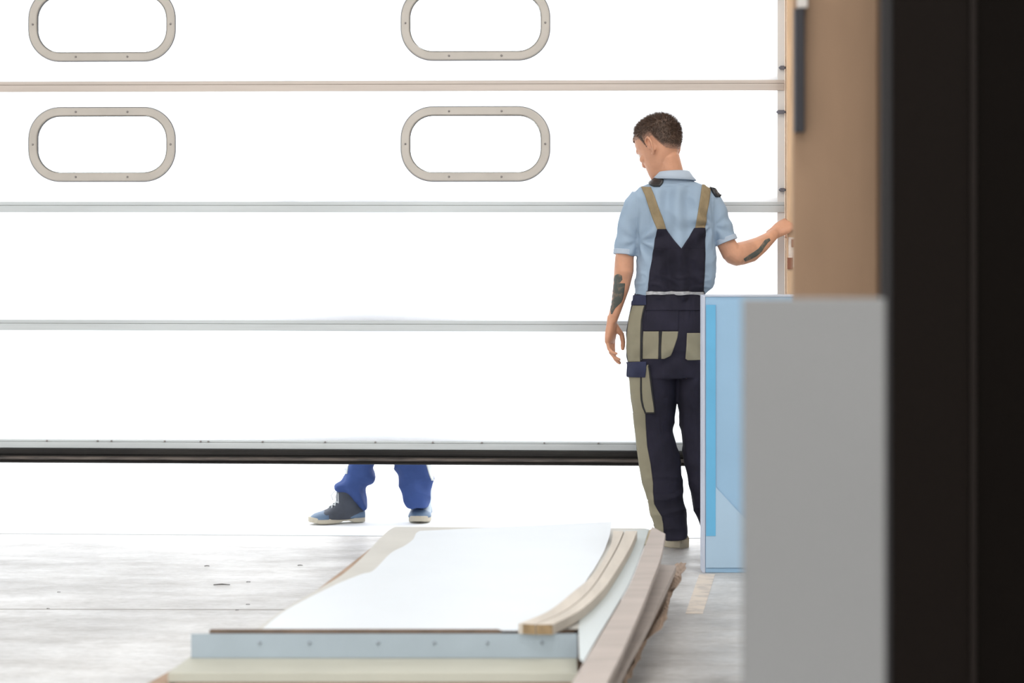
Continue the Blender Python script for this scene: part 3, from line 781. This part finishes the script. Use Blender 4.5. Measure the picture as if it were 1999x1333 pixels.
# black strap buckles on the shoulders
dn(shirt_bvh, [(345.5, 1286, 1292), (348, 1281, 1295), (352, 1275, 1295.5), (357, 1270, 1295), (361, 1267, 1292), (365, 1276, 1288)], cols=8, step=1, off=.004, t=.006, reach=.2).build('strap_buckle', 'buckle', ov, smooth=True)
dn(shirt_bvh, [(361.5, 1388, 1397), (365, 1387, 1401), (370, 1387, 1404), (376, 1390, 1407), (382, 1394, 1409), (385, 1397, 1402)], cols=8, step=1, off=.004, t=.008, reach=.2).build('strap_buckle', 'buckle', ov, smooth=True)
# khaki patches
def pt(rows, name='patch', m='khaki', off=.001, t=.002, cols=12, parent=None, **k):
    return dn(tr_bvh, rows, cols=cols, off=off, t=t, **k).build(name, m, parent or ov, smooth=True)
pt([(596.5, 1236, 1258), (612, 1231, 1254), (626, 1228, 1251.5), (650, 1225, 1250.5), (680, 1223.5, 1250), (706, 1227.5, 1250)], 'side_panel', reach=.25)
pk = pt([(647, 1256.5, 1286), (660, 1255.5, 1286), (690, 1255, 1285.5), (700.5, 1255, 1285)], 'back_pocket')
pt([(647, 1292.5, 1324), (660, 1291.5, 1322), (675, 1291, 1317), (688, 1291, 1312), (694, 1291, 1309), (700, 1291, 1296)], 'back_pocket')
pt([(650, 1341, 1369), (675, 1340, 1369), (700, 1338, 1369), (702.5, 1342, 1366)], 'back_pocket')
pt([(650, 1372, 1386), (700, 1372, 1388)], 'back_pocket')
pt([(596, 1264, 1326), (646, 1256, 1325)], 'pocket_yoke', 'navy', off=.0005, t=.001, cols=20)
fp = pt([(706, 1226, 1262.5), (720, 1225, 1262), (735.5, 1224, 1260.5)], 'cargo_flap', 'navy2', off=.006, t=.004, reach=.25)
pt([(735, 1227.5, 1252), (760, 1229, 1252), (780, 1231, 1253), (794, 1233.5, 1256), (807, 1236, 1261)], 'side_panel', off=.001, reach=.25)
cp = pt([(712, 1263.5, 1266.5), (735, 1254, 1270.5), (760, 1254, 1273), (780, 1255, 1275.5), (795, 1258, 1277), (804.5, 1261, 1277)], 'cargo_pocket', off=.003, t=.003)
pt([(735, 1251, 1254.2), (760, 1251, 1254.2), (780, 1252, 1255.5), (794, 1255, 1258.5), (806.5, 1260, 1263)], 'piping', 'piping', off=.004, t=.003, cols=4, parent=cp)
pt([(712, 1265, 1267), (735, 1268, 1271.2), (760, 1271, 1274), (795, 1276, 1278.5), (805, 1276.5, 1278.5)], 'piping', 'piping', off=.004, t=.003, cols=4, parent=cp)
pt([(804, 1260, 1278.5), (807, 1260.5, 1278.5)], 'piping', 'piping', off=.004, t=.003, cols=8, step=1, parent=cp)
pt([(806, 1236.5, 1260), (823, 1238, 1260.5), (850, 1241.5, 1262), (871, 1243.5, 1263.5), (905, 1248, 1270), (943, 1254.5, 1275), (962, 1261, 1275), (984, 1267, 1277.5), (996, 1268.5, 1284), (1008, 1271, 1291.5), (1022, 1276, 1294.5), (1042, 1284, 1296)], 'side_panel', reach=.25)
pt([(596, 1258.6, 1260.6), (612, 1254.5, 1256.5), (626, 1252, 1254), (650, 1251, 1254.5), (704, 1250.6, 1254.4)], 'piping', 'piping', off=.002, t=.0015, cols=4)
pt([(647, 1286.6, 1290.6), (700, 1285.6, 1290.4)], 'piping', 'piping', off=.0016, t=.0015, cols=4)

def shoe(parent, heel, ang, L, upper_m, sole_m, ankle_r=.045, shaft=.11, boot=False, laces=None, toe_m=None):
    """+y of the shoe runs from heel to toe"""
    R = Matrix.Rotation(ang, 4, 'Z'); T = Matrix.Translation(heel)
    k = L/.29
    BR = [(0, .03, .078, .03), (.02, .038, .098, .03), (.05, .041, .118, .03), (.09, .043, .132, .03), (.125, .045, .122, .03), (.155, .047, .096, .03), (.19, .050, .072, .03), (.225, .050, .060, .03), (.255, .043, .050, .03), (.272, .030, .040, .03), (.284, .014, .030, .03)]
    mb = MB(); rows = BR if boot else [(0.0, .030, .055, .030), (.02, .036, .062, .032), (.05, .038, .070, .034), (.09, .038, .080, .036), (.13, .040, .078, .036), (.17, .045, .066, .030), (.21, .048, .052, .028), (.245, .045, .046, .026), (.272, .034, .038, .022), (.286, .018, .028, .018)]
    rings = []
    for y, hw, top, b in rows:
        r = []
        for j in range(24):
            t = 2*math.pi*j/24; cc_, s_ = math.cos(t), math.sin(t)
            zz = .024+(top-.024)*math.copysign(abs(s_)**.8, s_) if s_ > 0 else .024+.012*s_
            r.append(Vector((hw*math.copysign(abs(cc_)**.75, cc_), y*k, zz*k)))
        rings.append(r)
    mb.loft(rings)
    if boot: mb.tube([(0, .070*k, .05), (0, .072*k, .10), (0, .074*k, shaft+.03)], [(.040, .062), (.042, .062), (.044, .058)], 24, up=(0, 1, 0), dome=False)
    else: mb.tube([(0, .052*k, .04), (0, .055*k, .08), (0, .052*k, shaft+.03)], [(.036, .048), (.038, .046), (ankle_r-.004, ankle_r)], 24, up=(0, 1, 0), dome=False)
    me = remesh(mb, .004, 5, .5); me.transform(T@R)
    o = link_mesh('shoe' if not boot else 'boot', me, upper_m, parent)
    tree = None
    # sole with a raised arch
    out = []
    ysamp = [-.004, .006, .03, .06, .09, .12, .15, .18, .21, .24, .265, .285, .296]
    hws = [.020, .034, .040, .041, .039, .038, .041, .047, .051, .048, .040, .026, .012]
    mb = MB(); rings = []
    for y, hw in zip(ysamp, hws):
        arch = (.016*math.exp(-((y-.105)/.022)**2)) if boot else .006*math.exp(-((y-.12)/.03)**2)
        toe = .010*sstep(.24, .30, y); top = .030+.004*sstep(.05, 0, y)+toe*.6
        if boot: top += .014*math.exp(-((y-.10)/.03)**2)
        r = []
        for (a, b) in ((-1, 0), (-.94, 1), (-.3, 1.0), (.3, 1.0), (.94, 1), (1, 0)):
            pass
        lo = arch+toe+.0; hi = top
        pr = [(-.93, lo), (-1.0, lo+.006), (-1.0, hi-.004), (-.94, hi), (.94, hi), (1.0, hi-.004), (1.0, lo+.006), (.93, lo)]
        rings.append([Vector((hw*a, y*k, z*k)) for a, z in pr])
    mb.loft(rings); mb.xform(T@R); mb.build('sole', sole_m, o, smooth=False, bevel=.002)
    if boot:
        mb = MB(); rings = []                              # toe cap rubber and heel counter
        for y, hw, top in ((.205, .0515, .063), (.235, .051, .056), (.258, .044, .050), (.276, .030, .040), (.288, .013, .030)):
            rings.append([Vector((hw*math.cos(t)*(1), y*k, (.024+(top+.003-.024)*max(0, math.sin(t))**.8)*k)) for t in [math.pi*j/14 for j in range(15)]]+[Vector((0, y*k, .02*k))])
        mb.loft(rings); mb.xform(T@R); mb.build('toe_cap', toe_m or 'bootblue', o, smooth=True)
        mb = MB(); rings = []
        for y, hw, top in ((-.003, .024, .060), (.006, .036, .068), (.03, .0425, .064), (.06, .0435, .052), (.085, .0435, .036)):
            rings.append([Vector((hw*math.cos(t), y*k, (.024+(top-.024)*max(0, math.sin(t))**.45)*k)) for t in [math.pi*j/14 for j in range(15)]]+[Vector((0, y*k, .02*k))])
        mb.loft(rings); mb.xform(T@R); mb.build('heel_counter', 'bootblue' if not toe_m else toe_m, o, smooth=True)
    if laces:
        tree = bvh(bpy_world_mesh(me, parent)); 
        mb = MB(); pts = []
        for i in range(6):
            y0, z0 = .178-.017*i, .085+.010*i
            for sgn in (1, -1):
                a = T@R@Vector((sgn*.020, y0*k, .16)); b = T@R@Vector((-sgn*.020, (y0-.018)*k, .16))
                P2 = []
                for q in range(7):
                    p = a.lerp(b, q/6); h = tree.ray_cast(p, Vector((0, 0, -1)), .3)
                    if h[0] is not None: P2.append(h[0]+Vector((0, 0, .0025+.002*math.sin(q*math.pi/6))))
                if len(P2) > 2: mb.tube(P2, [.0030]*len(P2), 6)
        a = T@R@Vector((0.0, .128*k, .128))
        f_ = (T@R).to_3x3()@Vector((0, 1, 0)); s_ = (T@R).to_3x3()@Vector((1, 0, 0))
        for sg in (1, -1):
            mb.tube([a, a+s_*sg*.02+f_*.02+Vector((0, 0, .008)), a+s_*sg*.034+f_*.03-Vector((0, 0, .01)), a+s_*sg*.026+f_*.024-Vector((0, 0, .03))], [.0022]*4, 6)
        mb.build('shoelace', laces, o, smooth=True)
    return o
def bpy_world_mesh(me, parent):
    b = parent_base(parent); m2 = me.copy(); m2.transform(Matrix.Translation(b)); return m2
# worker's shoes
hl = G(1341, 1071, 0.0)
shoe(person, Vector((hl.x-.004, hl.y+.025, 0)), math.radians(52), .285, 'tan_shoe', 'tan_sole', ankle_r=.042, shaft=.10)
shoe(person, Vector((W(1402, 0, Y0).x, Y0-.08, 0)), math.radians(-14), .285, 'tan_shoe', 'tan_sole', ankle_r=.042, shaft=.10)

# ---------------------------------------------------------------- second person, outside behind the gate
Y2 = 10.86
b2 = Vector((W(752, 0, Y2).x, Y2, 0))
L2 = [(700, 672, 752, .10), (760, 678, 748, .09), (830, 681, 742, .085), (880, 680, 736, .080), (904, 679, 734, .080), (915, 678, 733, .080), (924, 674, 732, .082), (932, 665, 731, .085), (939, 657, 727, .088), (947, 654, 718, .088), (953, 656, 716, .086),
      (962, 676, 717, .075), (975, 694, 718, .066), (986, 703, 717, .056), (992, 710, 716, .045)]
R2 = [(700, 750, 830, .10), (760, 756, 828, .09), (830, 761, 831, .085), (880, 765, 836, .080), (904, 767, 839, .080), (920, 771, 842, .080), (937, 776, 844, .080), (948, 780, 845, .080), (960, 784, 843, .078), (975, 789, 840, .072), (989, 793.5, 836, .068)]
T2 = [(350, 722, 768, .055), (362, 706, 784, .07), (372, 684, 806, .085), (390, 668, 822, .10), (430, 664, 826, .12), (500, 670, 820, .12), (580, 678, 812, .115), (620, 676, 814, .12)]
H2 = [(610, 676, 814, .115), (650, 668, 824, .125), (700, 668, 832, .125), (740, 670, 832, .115)]
hc2 = W(744, 292, Y2)
RR2 = Matrix.Rotation(math.radians(168), 3, 'Z')@Matrix.Rotation(math.radians(-8), 3, 'X')
mb = MB(); mb.loft([ring_px(y, a, b, d, Y2) for y, a, b, d in shrink(T2, 5)]); mb.loft([ring_px(y, a, b, d, Y2) for y, a, b, d in shrink(H2, 5)])
for lg in (L2[:6], R2[:-3]): mb.loft([ring_px(y, a, b, d, Y2) for y, a, b, d in shrink(lg, 12)])
mb.loft([ring_px(y, a, b, d, Y2, n=16) for y, a, b, d in ((925, 676, 708, .038), (955, 678, 700, .028), (990, 680, 698, .025))])
mb.tube([W(744, 362, Y2), W(744, 318, Y2)], [.06, .056], 18, up=(0, 1, 0)); head_pieces(mb, hc2, RR2)
for sx, xs in ((-1, (676, 664, 658, 656, 655)), (1, (814, 826, 832, 834, 835))):
    pts = [W(x, y, Y2-dy) for x, y, dy in zip(xs, (392, 450, 510, 570, 610), (0, 0, .02, .05, .07))]
    mb.tube(pts, [.050, .047, .042, .032, .023], 18, up=(0, 1, 0))
    hand(mb, pts[-1], (0, -.1, -1), (-sx*1.0, 0, 0), (0, -1, 0), [(.2, .35, .3), (.25, .4, .3), (.3, .45, .35), (.35, .5, .4)], [(.8, .3, .5), (1, .2, .2), (1, .1, 0)])
me2 = remesh(mb, .005, 3, .4)
p2 = link_mesh('person', me2, 'skin', loc=b2)
tag(p2, 'person outside in blue work trousers and laced boots, only lower legs visible beneath gate', 'person')
hm2 = me2.copy(); hm2.transform(Matrix.Translation(b2)); hair_on(hm2, hc2, RR2, p2, nstr=1500)
mb = MB(); mb.loft([ring_px(y, a, b, d, Y2) for y, a, b, d in T2[1:]])
for sx, xs in ((-1, (678, 668, 662)), (1, (812, 822, 828))):
    mb.tube([W(x, y, Y2) for x, y in zip(xs, (392, 440, 480))], [.058, .058, .055], 20, up=(0, 1, 0), dome=False)
link_mesh('work_shirt', remesh(mb, .007, 5, .5), 'bluecloth', p2)
mb = MB(); mb.loft([ring_px(y, a, b, d, Y2) for y, a, b, d in H2])
mb.loft([ring_px(y, a, b, d, Y2, yc=-.0) for y, a, b, d in L2]); mb.loft([ring_px(y, a, b, d, Y2) for y, a, b, d in R2])
tm = remesh(mb, .0045, 5, .5)
def f2(p, n):
    px = 999.5+p.x*F/p.y; py = 400+(HC-p.z)*F/p.y
    a = .004*fnoise(p, 9, 9, 6, 1)
    low = sstep(880, 915, py); a += low*.015*(ridge(fnoise(p, 6, 6, 10, 21))-.45)+low*.005*math.sin((px-py*.55)*.16)
    return a
displace(tm, f2); t2 = bvh(tm)
tr2 = link_mesh('work_trousers', tm, 'bluecloth', p2)
drape(t2, [(800, 826, 834), (904, 831, 841), (925, 837, 845), (938, 842, 846)], 2, 6, .001, .002, Yref=Y2, reach=.2).build('side_stripe', 'greycloth', tr2, smooth=True)
drape(t2, [(800, 680, 684), (904, 677.5, 681), (925, 674, 678)], 2, 6, .001, .002, Yref=Y2, reach=.2).build('side_stripe', 'greycloth', tr2, smooth=True)
s1 = Vector((W(714, 0, Y2).x, Y2+.012, 0))
shoe(p2, Vector((s1.x-.012, s1.y+.0, 0)), math.radians(112), .250, 'boot', 'bootsole', ankle_r=.046, shaft=.115, boot=True, laces='lace2')
s2 = G(818.5, 1021, 0)
shoe(p2, Vector((s2.x+.01, s2.y+.262, 0)), math.radians(180-3), .265, 'bootpale', 'bootsole', ankle_r=.046, shaft=.10, boot=True, laces='lace', toe_m='bootblue')

# ================================================================ STACK OF BOARDS
def pathcurve(pts, k=8):
    """Catmull-Rom through the points"""
    out = []; P = [pts[0]]+list(pts)+[pts[-1]]
    for i in range(1, len(P)-2):
        for j in range(k):
            t = j/k; out.append(tuple(.5*((2*b)+(-a+c)*t+(2*a-5*b+4*c-d)*t*t+(-a+3*b-3*c+d)*t**3) for a, b, c, d in zip(P[i-1], P[i], P[i+1], P[i+2])))
    out.append(tuple(pts[-1])); return out
def sheet(name, Lp, Rp, t, m, cols=10, k=6, loc=None, parent=None, zfun=None, crumple=0, seed=0, smooth=True):
    """a sheet between two edge lines given as (px, py, z) lists of equal length"""
    a = [Vector(G(*p)) for p in pathcurve(Lp, k)]; b = [Vector(G(*p)) for p in pathcurve(Rp, k)]
    P = []
    for p, q in zip(a, b):
        row = []
        for j in range(cols+1):
            v = p.lerp(q, j/cols)
            if zfun: v.z += zfun(v)
            if crumple: v += Vector((noise.noise(v*11+Vector((seed, 0, 0))), noise.noise(v*13+Vector((0, seed, 0))), noise.noise(v*12)))*crumple
            row.append(v)
        P.append(row)
    mb = MB(); r, c = len(P), len(P[0]); top = [v for row in P for v in row]; bot = [v-Vector((0, 0, t)) for v in top]; f = []; kk = r*c
    for i in range(r-1):
        for j in range(c-1):
            A, B, D, E = i*c+j, i*c+j+1, (i+1)*c+j+1, (i+1)*c+j; f.append((A, B, D, E)); f.append((kk+E, kk+D, kk+B, kk+A))
    loop = list(range(c))+[i*c+c-1 for i in range(1, r)]+[(r-1)*c+j for j in range(c-2, -1, -1)]+[i*c for i in range(r-2, 0, -1)]
    for A, B in zip(loop, loop[1:]+loop[:1]): f.append((B, A, kk+A, kk+B))
    mb.add(top+bot, f)
    base = loc or Vector((sum(v.x for v in top)/len(top), sum(v.y for v in top)/len(top), min(v.z for v in bot)))
    if parent is not None: return mb.build(name, m, parent)
    o = mb.build(name, m, loc=base); BASES[o.name] = Vector(base); return o
H = .307
# core boards
def quad_board(name, nl, nr, fl_, fr, z0, z1, m, label, group='boards in the low stack'):
    mb = MB().prism([nl, nr, fr, fl_], z0, z1); c = Vector(((nl[0]+fr[0])/2, (nl[1]+fr[1])/2, z0)); o = mb.build(name, m, loc=c, bevel=.002)
    tag(o, label, 'board', group); return o
lw = [('bottom-most thick fibreboard of the low stack, lying on the floor', 0, .060, 'brown_board', 0.0), ('brown fibreboard second from the floor in the low stack', .061, .118, 'wood_plank', .01), ('dark-edged board in the middle of the low stack', .119, .172, 'brown_board', -.01),
      ('board under the thin brown sheet in the low stack', .173, .2285, 'wood_dark', .0)]
for lab, z0, z1, m_, dx in lw:
    quad_board('fibreboard', (-.66+dx, 6.42), (.02+dx, 6.42), (-.42+dx, 8.2), (.36+dx, 8.2), z0, z1, m_, lab)
quad_board('fibreboard', (-.655, 6.345), (.06, 6.345), (-.425, 8.2), (.38, 8.2), .2295, .2995, 'brown_board', 'topmost thick board carrying the grey and white sheets of the low stack')
# grey sheet with its far strip, then white laminate
go = sheet('grey_sheet', [(771, 1028, .3035), (756, 1037, .3035), (735, 1058, .3035), (705, 1090, .3035), (666, 1123, .3035), (613, 1155, .3035), (556, 1189, .3035), (502, 1228, .3035)],
           [(1262, 1031, .3035), (1258, 1040, .3035), (1246, 1060, .3035), (1236, 1090, .3035), (1215, 1123, .3035), (1190, 1155, .3035), (1165, 1189, .3035), (1142, 1226, .3035)], .003, 'grey_sheet', cols=14)
tag(go, 'thin pale grey sheet whose edge shows left of and beyond the white sheet', 'sheet')
ws = sheet('white_sheet', [(820, 1036, .308), (812, 1041, .308), (806, 1053, .308), (788, 1066, .308), (762, 1080, .308), (729, 1113, .308), (704, 1121, .308), (646, 1145, .308), (560, 1190, .308), (516, 1224, .308), (508, 1230, .308)],
           [(1194, 1018, .343), (1193, 1026, .336), (1190, 1045, .322), (1185, 1060, .313), (1178, 1078, .308), (1158, 1113, .308), (1150, 1124, .308), (1136, 1145, .308), (1100, 1190, .308), (1060, 1222, .308), (1045, 1230, .308)], .0025, 'white_sheet', cols=24)
tag(ws, 'large white laminate sheet lying on top of the stack, far corner curling up', 'sheet')
# curved battens lying side by side
ml = [(1219, 1036), (1202.5, 1073), (1169, 1129), (1138, 1166), (1096, 1196), (1046, 1219)]
le = [(1197, 1036), (1189, 1072), (1157, 1122), (1120, 1154), (1071, 1192), (1012, 1217)]
re = [(1244, 1036), (1229, 1070), (1197, 1123), (1174, 1154), (1131, 1192), (1079, 1219)]
zb = .335
def batten(L_, R_, lab):
    o = sheet('wooden_batten', [(x, y, zb) for x, y in L_], [(x, y, zb) for x, y in R_], .026, ['wood_light', 'wood_end'], cols=4, k=8)
    me = o.data
    me.update()
    for p in me.polygons:
        if abs(p.normal.z) < .4: p.material_index = 1 if p.normal.y < -.8 and p.center.y < min(v.co.y for v in me.vertices)+.01 else 0
    tag(o, lab, 'batten', 'curved battens'); return o
batten(le, [(x-1.2, y) for x, y in ml], 'curved pale wooden batten next to the white sheet, left of the pair')
batten([(x+1.2, y) for x, y in ml], re, 'curved pale wooden batten on the right of the pair, above the metal strip')
so = sheet('metal_strip', [(1200, 1036, .3075), (1190, 1078, .3075), (1160, 1134, .3075), (1140, 1176, .3075), (1130, 1222, .3075), (1131, 1285, .3035)],
           [(1267, 1032, .3075), (1252, 1078, .3075), (1230, 1134, .3075), (1207, 1176, .3075), (1165, 1246, .3075), (1139, 1292, .3035)], .003, 'steel_strip', cols=6)
tag(so, 'pale bluish metal strip between the curved battens and the wide plank', 'metal strip')
pl = sheet('wide_plank', [(1273, 1028, .313), (1254, 1080, .312), (1232, 1136, .312), (1209, 1178, .312), (1167, 1248, .310), (1138, 1296, .305), (1110, 1345, .30)],
           [(1299, 1042, .313), (1289, 1090, .312), (1270, 1140, .312), (1255, 1180, .312), (1214, 1274, .310), (1192, 1318, .305), (1178, 1348, .30)], .020, 'wood_plank', cols=6)
tag(pl, 'wide pale brown plank bending along the right side of the stack', 'plank')
sl = sheet('lower_plank', [(1285, 1101, .205), (1255, 1140, .205), (1235, 1180, .205), (1215, 1230, .205), (1180, 1290, .205), (1150, 1345, .205)],
           [(1320, 1104, .205), (1303, 1140, .205), (1284, 1180, .205), (1259, 1230, .205), (1226, 1290, .205), (1200, 1345, .205)], .022, 'wood_plank', cols=4)
tag(sl, 'lower plank sticking out beneath the wide plank with dark edge', 'plank')
sl = sheet('lower_plank', [(1262, 1140, .181), (1240, 1178, .181), (1210, 1233, .181), (1185, 1285, .181), (1160, 1340, .181)],
           [(1303, 1152, .181), (1284, 1190, .181), (1254, 1240, .181), (1229, 1285, .181), (1206, 1340, .181)], .02, 'wood_dark', cols=4)
tag(sl, 'dark stained plank below the lower plank, right side of the stack', 'plank')
kp = sheet('kraft_paper', [(1318, 1100, .15), (1302, 1135, .15), (1290, 1160, .14), (1280, 1190, .13), (1262, 1225, .13), (1240, 1262, .125), (1214, 1300, .12), (1195, 1345, .12)],
           [(1340, 1097, .19), (1324, 1140, .17), (1308, 1158, .14), (1306, 1192, .17), (1288, 1224, .16), (1252, 1258, .13), (1236, 1300, .14), (1214, 1345, .13)], .002, 'kraft', cols=6, k=10, crumple=.012, seed=4)
tag(kp, 'torn brown kraft paper hanging out of the right side of the stack', 'paper')
kp = sheet('kraft_paper', [(1300, 1108, .12), (1290, 1150, .10), (1272, 1200, .09), (1240, 1255, .08), (1205, 1320, .06), (1195, 1350, .06)],
           [(1326, 1118, .12), (1312, 1156, .09), (1296, 1200, .07), (1262, 1255, .05), (1232, 1320, .03), (1215, 1350, .03)], .002, 'kraft', cols=5, k=10, crumple=.010, seed=9)
tag(kp, 'crumpled brown paper low against the floor beneath the torn kraft paper', 'paper')
# front of the stack: galvanised profile on cream board on brown sheets
pr = empty('steel_profile', (-.33, 6.28, .2445)); tag(pr, 'galvanised steel profile with small rivets across the near end of the stack', 'steel profile')
xa, xb = (373-999.5)*6.28/F, (1127-999.5)*6.28/F
mb = MB(); mb.box((xa, 6.280, .2445), (xb, 6.283, .307)); mb.box((xa, 6.283, .2445), (xb, 6.2848, .2475)); mb.build('web', 'profile', pr)
for px in (507, 604, 738, 848, 951, 1058):
    X = (px-999.5)*6.28/F; mb = MB(); mb.tube([(X, 6.2805, .2835), (X, 6.2775, .2835)], [.0052, .0045], 12); mb.build('rivet', 'rivetm', pr)
cb = MB().prism([(-.866, 6.085), (.165, 6.085), (.17, 6.34), (-.835, 6.34)], .2195, .2435).build('cream_board', 'cream', loc=Vector((-.33, 6.2, .2195)), bevel=.002)
tag(cb, 'cream board strip lying under the steel profile at the near end', 'board')
bb = MB().prism([(-.850, 6.087), (.17, 6.087), (.17, 6.335), (-.850, 6.335)], .12, .2185).build('brown_beam', 'brown_board', loc=Vector((-.33, 6.2, .12)), bevel=.002)
tag(bb, 'brown beam directly beneath the cream board strip, bottom edge of the picture', 'board')
b3 = MB().prism([(-.80, 6.1), (.15, 6.1), (.15, 6.33), (-.80, 6.33)], 0, .119).build('brown_beam', 'wood_dark', loc=Vector((-.33, 6.2, 0)), bevel=.002)
tag(b3, 'dark support beam on the floor under the brown beam', 'board')
q = [G(300, 1333, .215), G(352, 1333, .215), G(382, 1288, .215), G(372, 1288, .215)]
fb = MB().prism([(q[0].x-.04, q[0].y-.13), (-.853, 5.95), (-.853, q[2].y-.03), (q[3].x-.003, q[3].y)], .205, .215)
fb = fb.build('brown_sheet', 'brown_board', loc=Vector((-.9, 6.1, .205))); tag(fb, 'edge of a brown sheet jutting out at the near left corner of the stack', 'sheet')
X0, X1 = (410-999.5)*6.30/F, (980-999.5)*6.30/F
hs = MB().prism([(X0, 6.285), (X1, 6.285), (X1-.01, 6.311), (X0, 6.311)], .250, .3145).build('dark_lath', 'wood_dark', loc=Vector((-.33, 6.3, .25)), bevel=.001)
tag(hs, 'thin dark wooden lath lying behind the steel profile, in front of the white sheet', 'lath')

# splinters and crumbs on the floor
for (px, py, ln, lab) in ((433, 1142.5, .060, 'long dark splinter on the floor left of the stack'), (586, 1104.5, .018, 'small dark chip on the floor between the boots and the stack'), (404, 1106, .018, 'pale chip on the floor above the long splinter'),
                          (485, 1137, .014, 'tiny chip just right of the long splinter'), (484, 1181, .012, 'curled shaving near the floor joint by the stack'), (115, 1157, .010, 'tiny chip left on the open floor'), (94, 1189, .008, 'dark crumb lying on the floor joint'), (463, 1192, .010, 'crumb below the floor joint beside the stack')):
    p = G(px, py, 0); mb = MB(); h = .0025
    q_ = min(1, ln/.03); mb.tube([p+Vector((-ln/2, 0, h)), p+Vector((0, .003*q_, h*(1+.6*q_))), p+Vector((ln/2, .001, h))], [(.003*q_, .0015), (.0045*q_, .0024*q_), (.002*q_, .0012)], 6)
    o = mb.build('wood_splinter', 'debris', loc=Vector((p.x, p.y, 0))); tag(o, lab, 'splinter', 'splinters on the floor')

# ================================================================ RIGHT FOREGROUND
# panel in blue protective film
Yp = F*HC/(1118-400)
pe = empty('film_wrapped_panel', (W(1450, 0, Yp).x, Yp, 0)); tag(pe, 'upright panel in pale blue film standing on floor between worker and grey slab', 'panel')
def pxbox(xl, xr, yt, yb, Y, th): a = W(xl, yb, Y); b = W(xr, yt, Y); return (a.x, Y, max(0, a.z)), (b.x, Y+th, b.z)
MB().box(*pxbox(1377, 1640, 578, 1118, Yp, .10)).build('board', 'film', pe, bevel=.003)
a, b = pxbox(1371, 1377, 577, 1118, Yp, .10); MB().box((a[0], a[1]-.002, 0), b).build('edge_strip', 'film_edge', pe, bevel=.002)
a, b = pxbox(1377, 1640, 576.5, 579.0, Yp-.004, .108); MB().box(a, b).build('edge_strip', 'film_edge', pe)
a, b = pxbox(1378.5, 1397, 595, 1046, Yp-.0066, .0016); MB().box(a, b).build('film_strip', 'film_dark', pe)
def flat_poly(pts, Y, th):
    v = [W(x, y, Y) for x, y in pts]; n = len(v); return MB().add(v+[p+Vector((0, th, 0)) for p in v], [tuple(range(n)), tuple(range(n, 2*n))[::-1]]+[(i, n+i, n+(i+1) % n, (i+1) % n) for i in range(n)])
flat_poly([(1378, 930), (1420, 975), (1452, 1010), (1560, 1090), (1560, 1108), (1378, 1108)], Yp-.0048, .0014).build('loose_film', 'film_loose', pe)
# big grey slab close to the camera
Yg = 3.45
ge = empty('grey_slab', (.41+.1, Yg, 0)); tag(ge, 'tall smooth grey slab standing upright close to the camera, out of focus', 'slab')
a = W(1452, 0, Yg).x; b = W(1728, 0, Yg-.0).x
MB().box((a, Yg, 0), (b, Yg+.03, W(0, 583, Yg).z)).build('board', 'greyboard', ge, bevel=.002)
MB().box((a+.01, Yg+.031, 0), (b-.01, Yg+.07, .6)).build('rear_batten', 'wood_light', ge)
# beige fibreboard
Yb = 5.4
be = empty('beige_fibreboard', (W(1640, 0, Yb).x, Yb, 0)); tag(be, 'tall beige fibreboard sheet standing upright behind the grey slab', 'board')
MB().box((W(1549, 0, Yb).x, Yb, 0), (W(1712, 0, Yb).x, Yb+.025, 2.5)).build('sheet', 'beige', be, bevel=.002)
MB().box((W(1712.5, 0, Yb).x, Yb+.002, 0), (W(1740, 0, Yb).x, Yb+.03, 2.5)).build('sheet_edge', 'beige_edge', be)
bk = MB().box((W(1552, 0, Yb-.03).x, Yb-.03, W(0, 258, Yb-.03).z), (W(1571, 0, Yb-.03).x, Yb-.002, W(0, 16, Yb-.03).z)).build('dark_strip', 'blackbar', loc=Vector((W(1560, 0, Yb).x, Yb-.02, 1.5)), bevel=.002)
tag(bk, 'narrow black strip hanging at the upper left edge of the beige sheet', 'strip')
wc = MB().box((W(1558, 0, Yb-.03).x, Yb-.03, W(0, 15, Yb-.03).z), (W(1577, 0, Yb-.03).x, Yb-.002, W(0, -30, Yb-.03).z)).build('pale_clip', 'whiteclip', loc=Vector((W(1565, 0, Yb).x, Yb-.02, 1.86)), bevel=.002)
tag(wc, 'small pale clip right above the black strip at the top edge', 'clip')
# dark column and partition
Yc = 4.9
ce = empty('steel_column', (W(1820, 0, Yc).x, Yc, 0)); tag(ce, 'dark brown painted steel column from floor to roof beside the grey slab', 'column')
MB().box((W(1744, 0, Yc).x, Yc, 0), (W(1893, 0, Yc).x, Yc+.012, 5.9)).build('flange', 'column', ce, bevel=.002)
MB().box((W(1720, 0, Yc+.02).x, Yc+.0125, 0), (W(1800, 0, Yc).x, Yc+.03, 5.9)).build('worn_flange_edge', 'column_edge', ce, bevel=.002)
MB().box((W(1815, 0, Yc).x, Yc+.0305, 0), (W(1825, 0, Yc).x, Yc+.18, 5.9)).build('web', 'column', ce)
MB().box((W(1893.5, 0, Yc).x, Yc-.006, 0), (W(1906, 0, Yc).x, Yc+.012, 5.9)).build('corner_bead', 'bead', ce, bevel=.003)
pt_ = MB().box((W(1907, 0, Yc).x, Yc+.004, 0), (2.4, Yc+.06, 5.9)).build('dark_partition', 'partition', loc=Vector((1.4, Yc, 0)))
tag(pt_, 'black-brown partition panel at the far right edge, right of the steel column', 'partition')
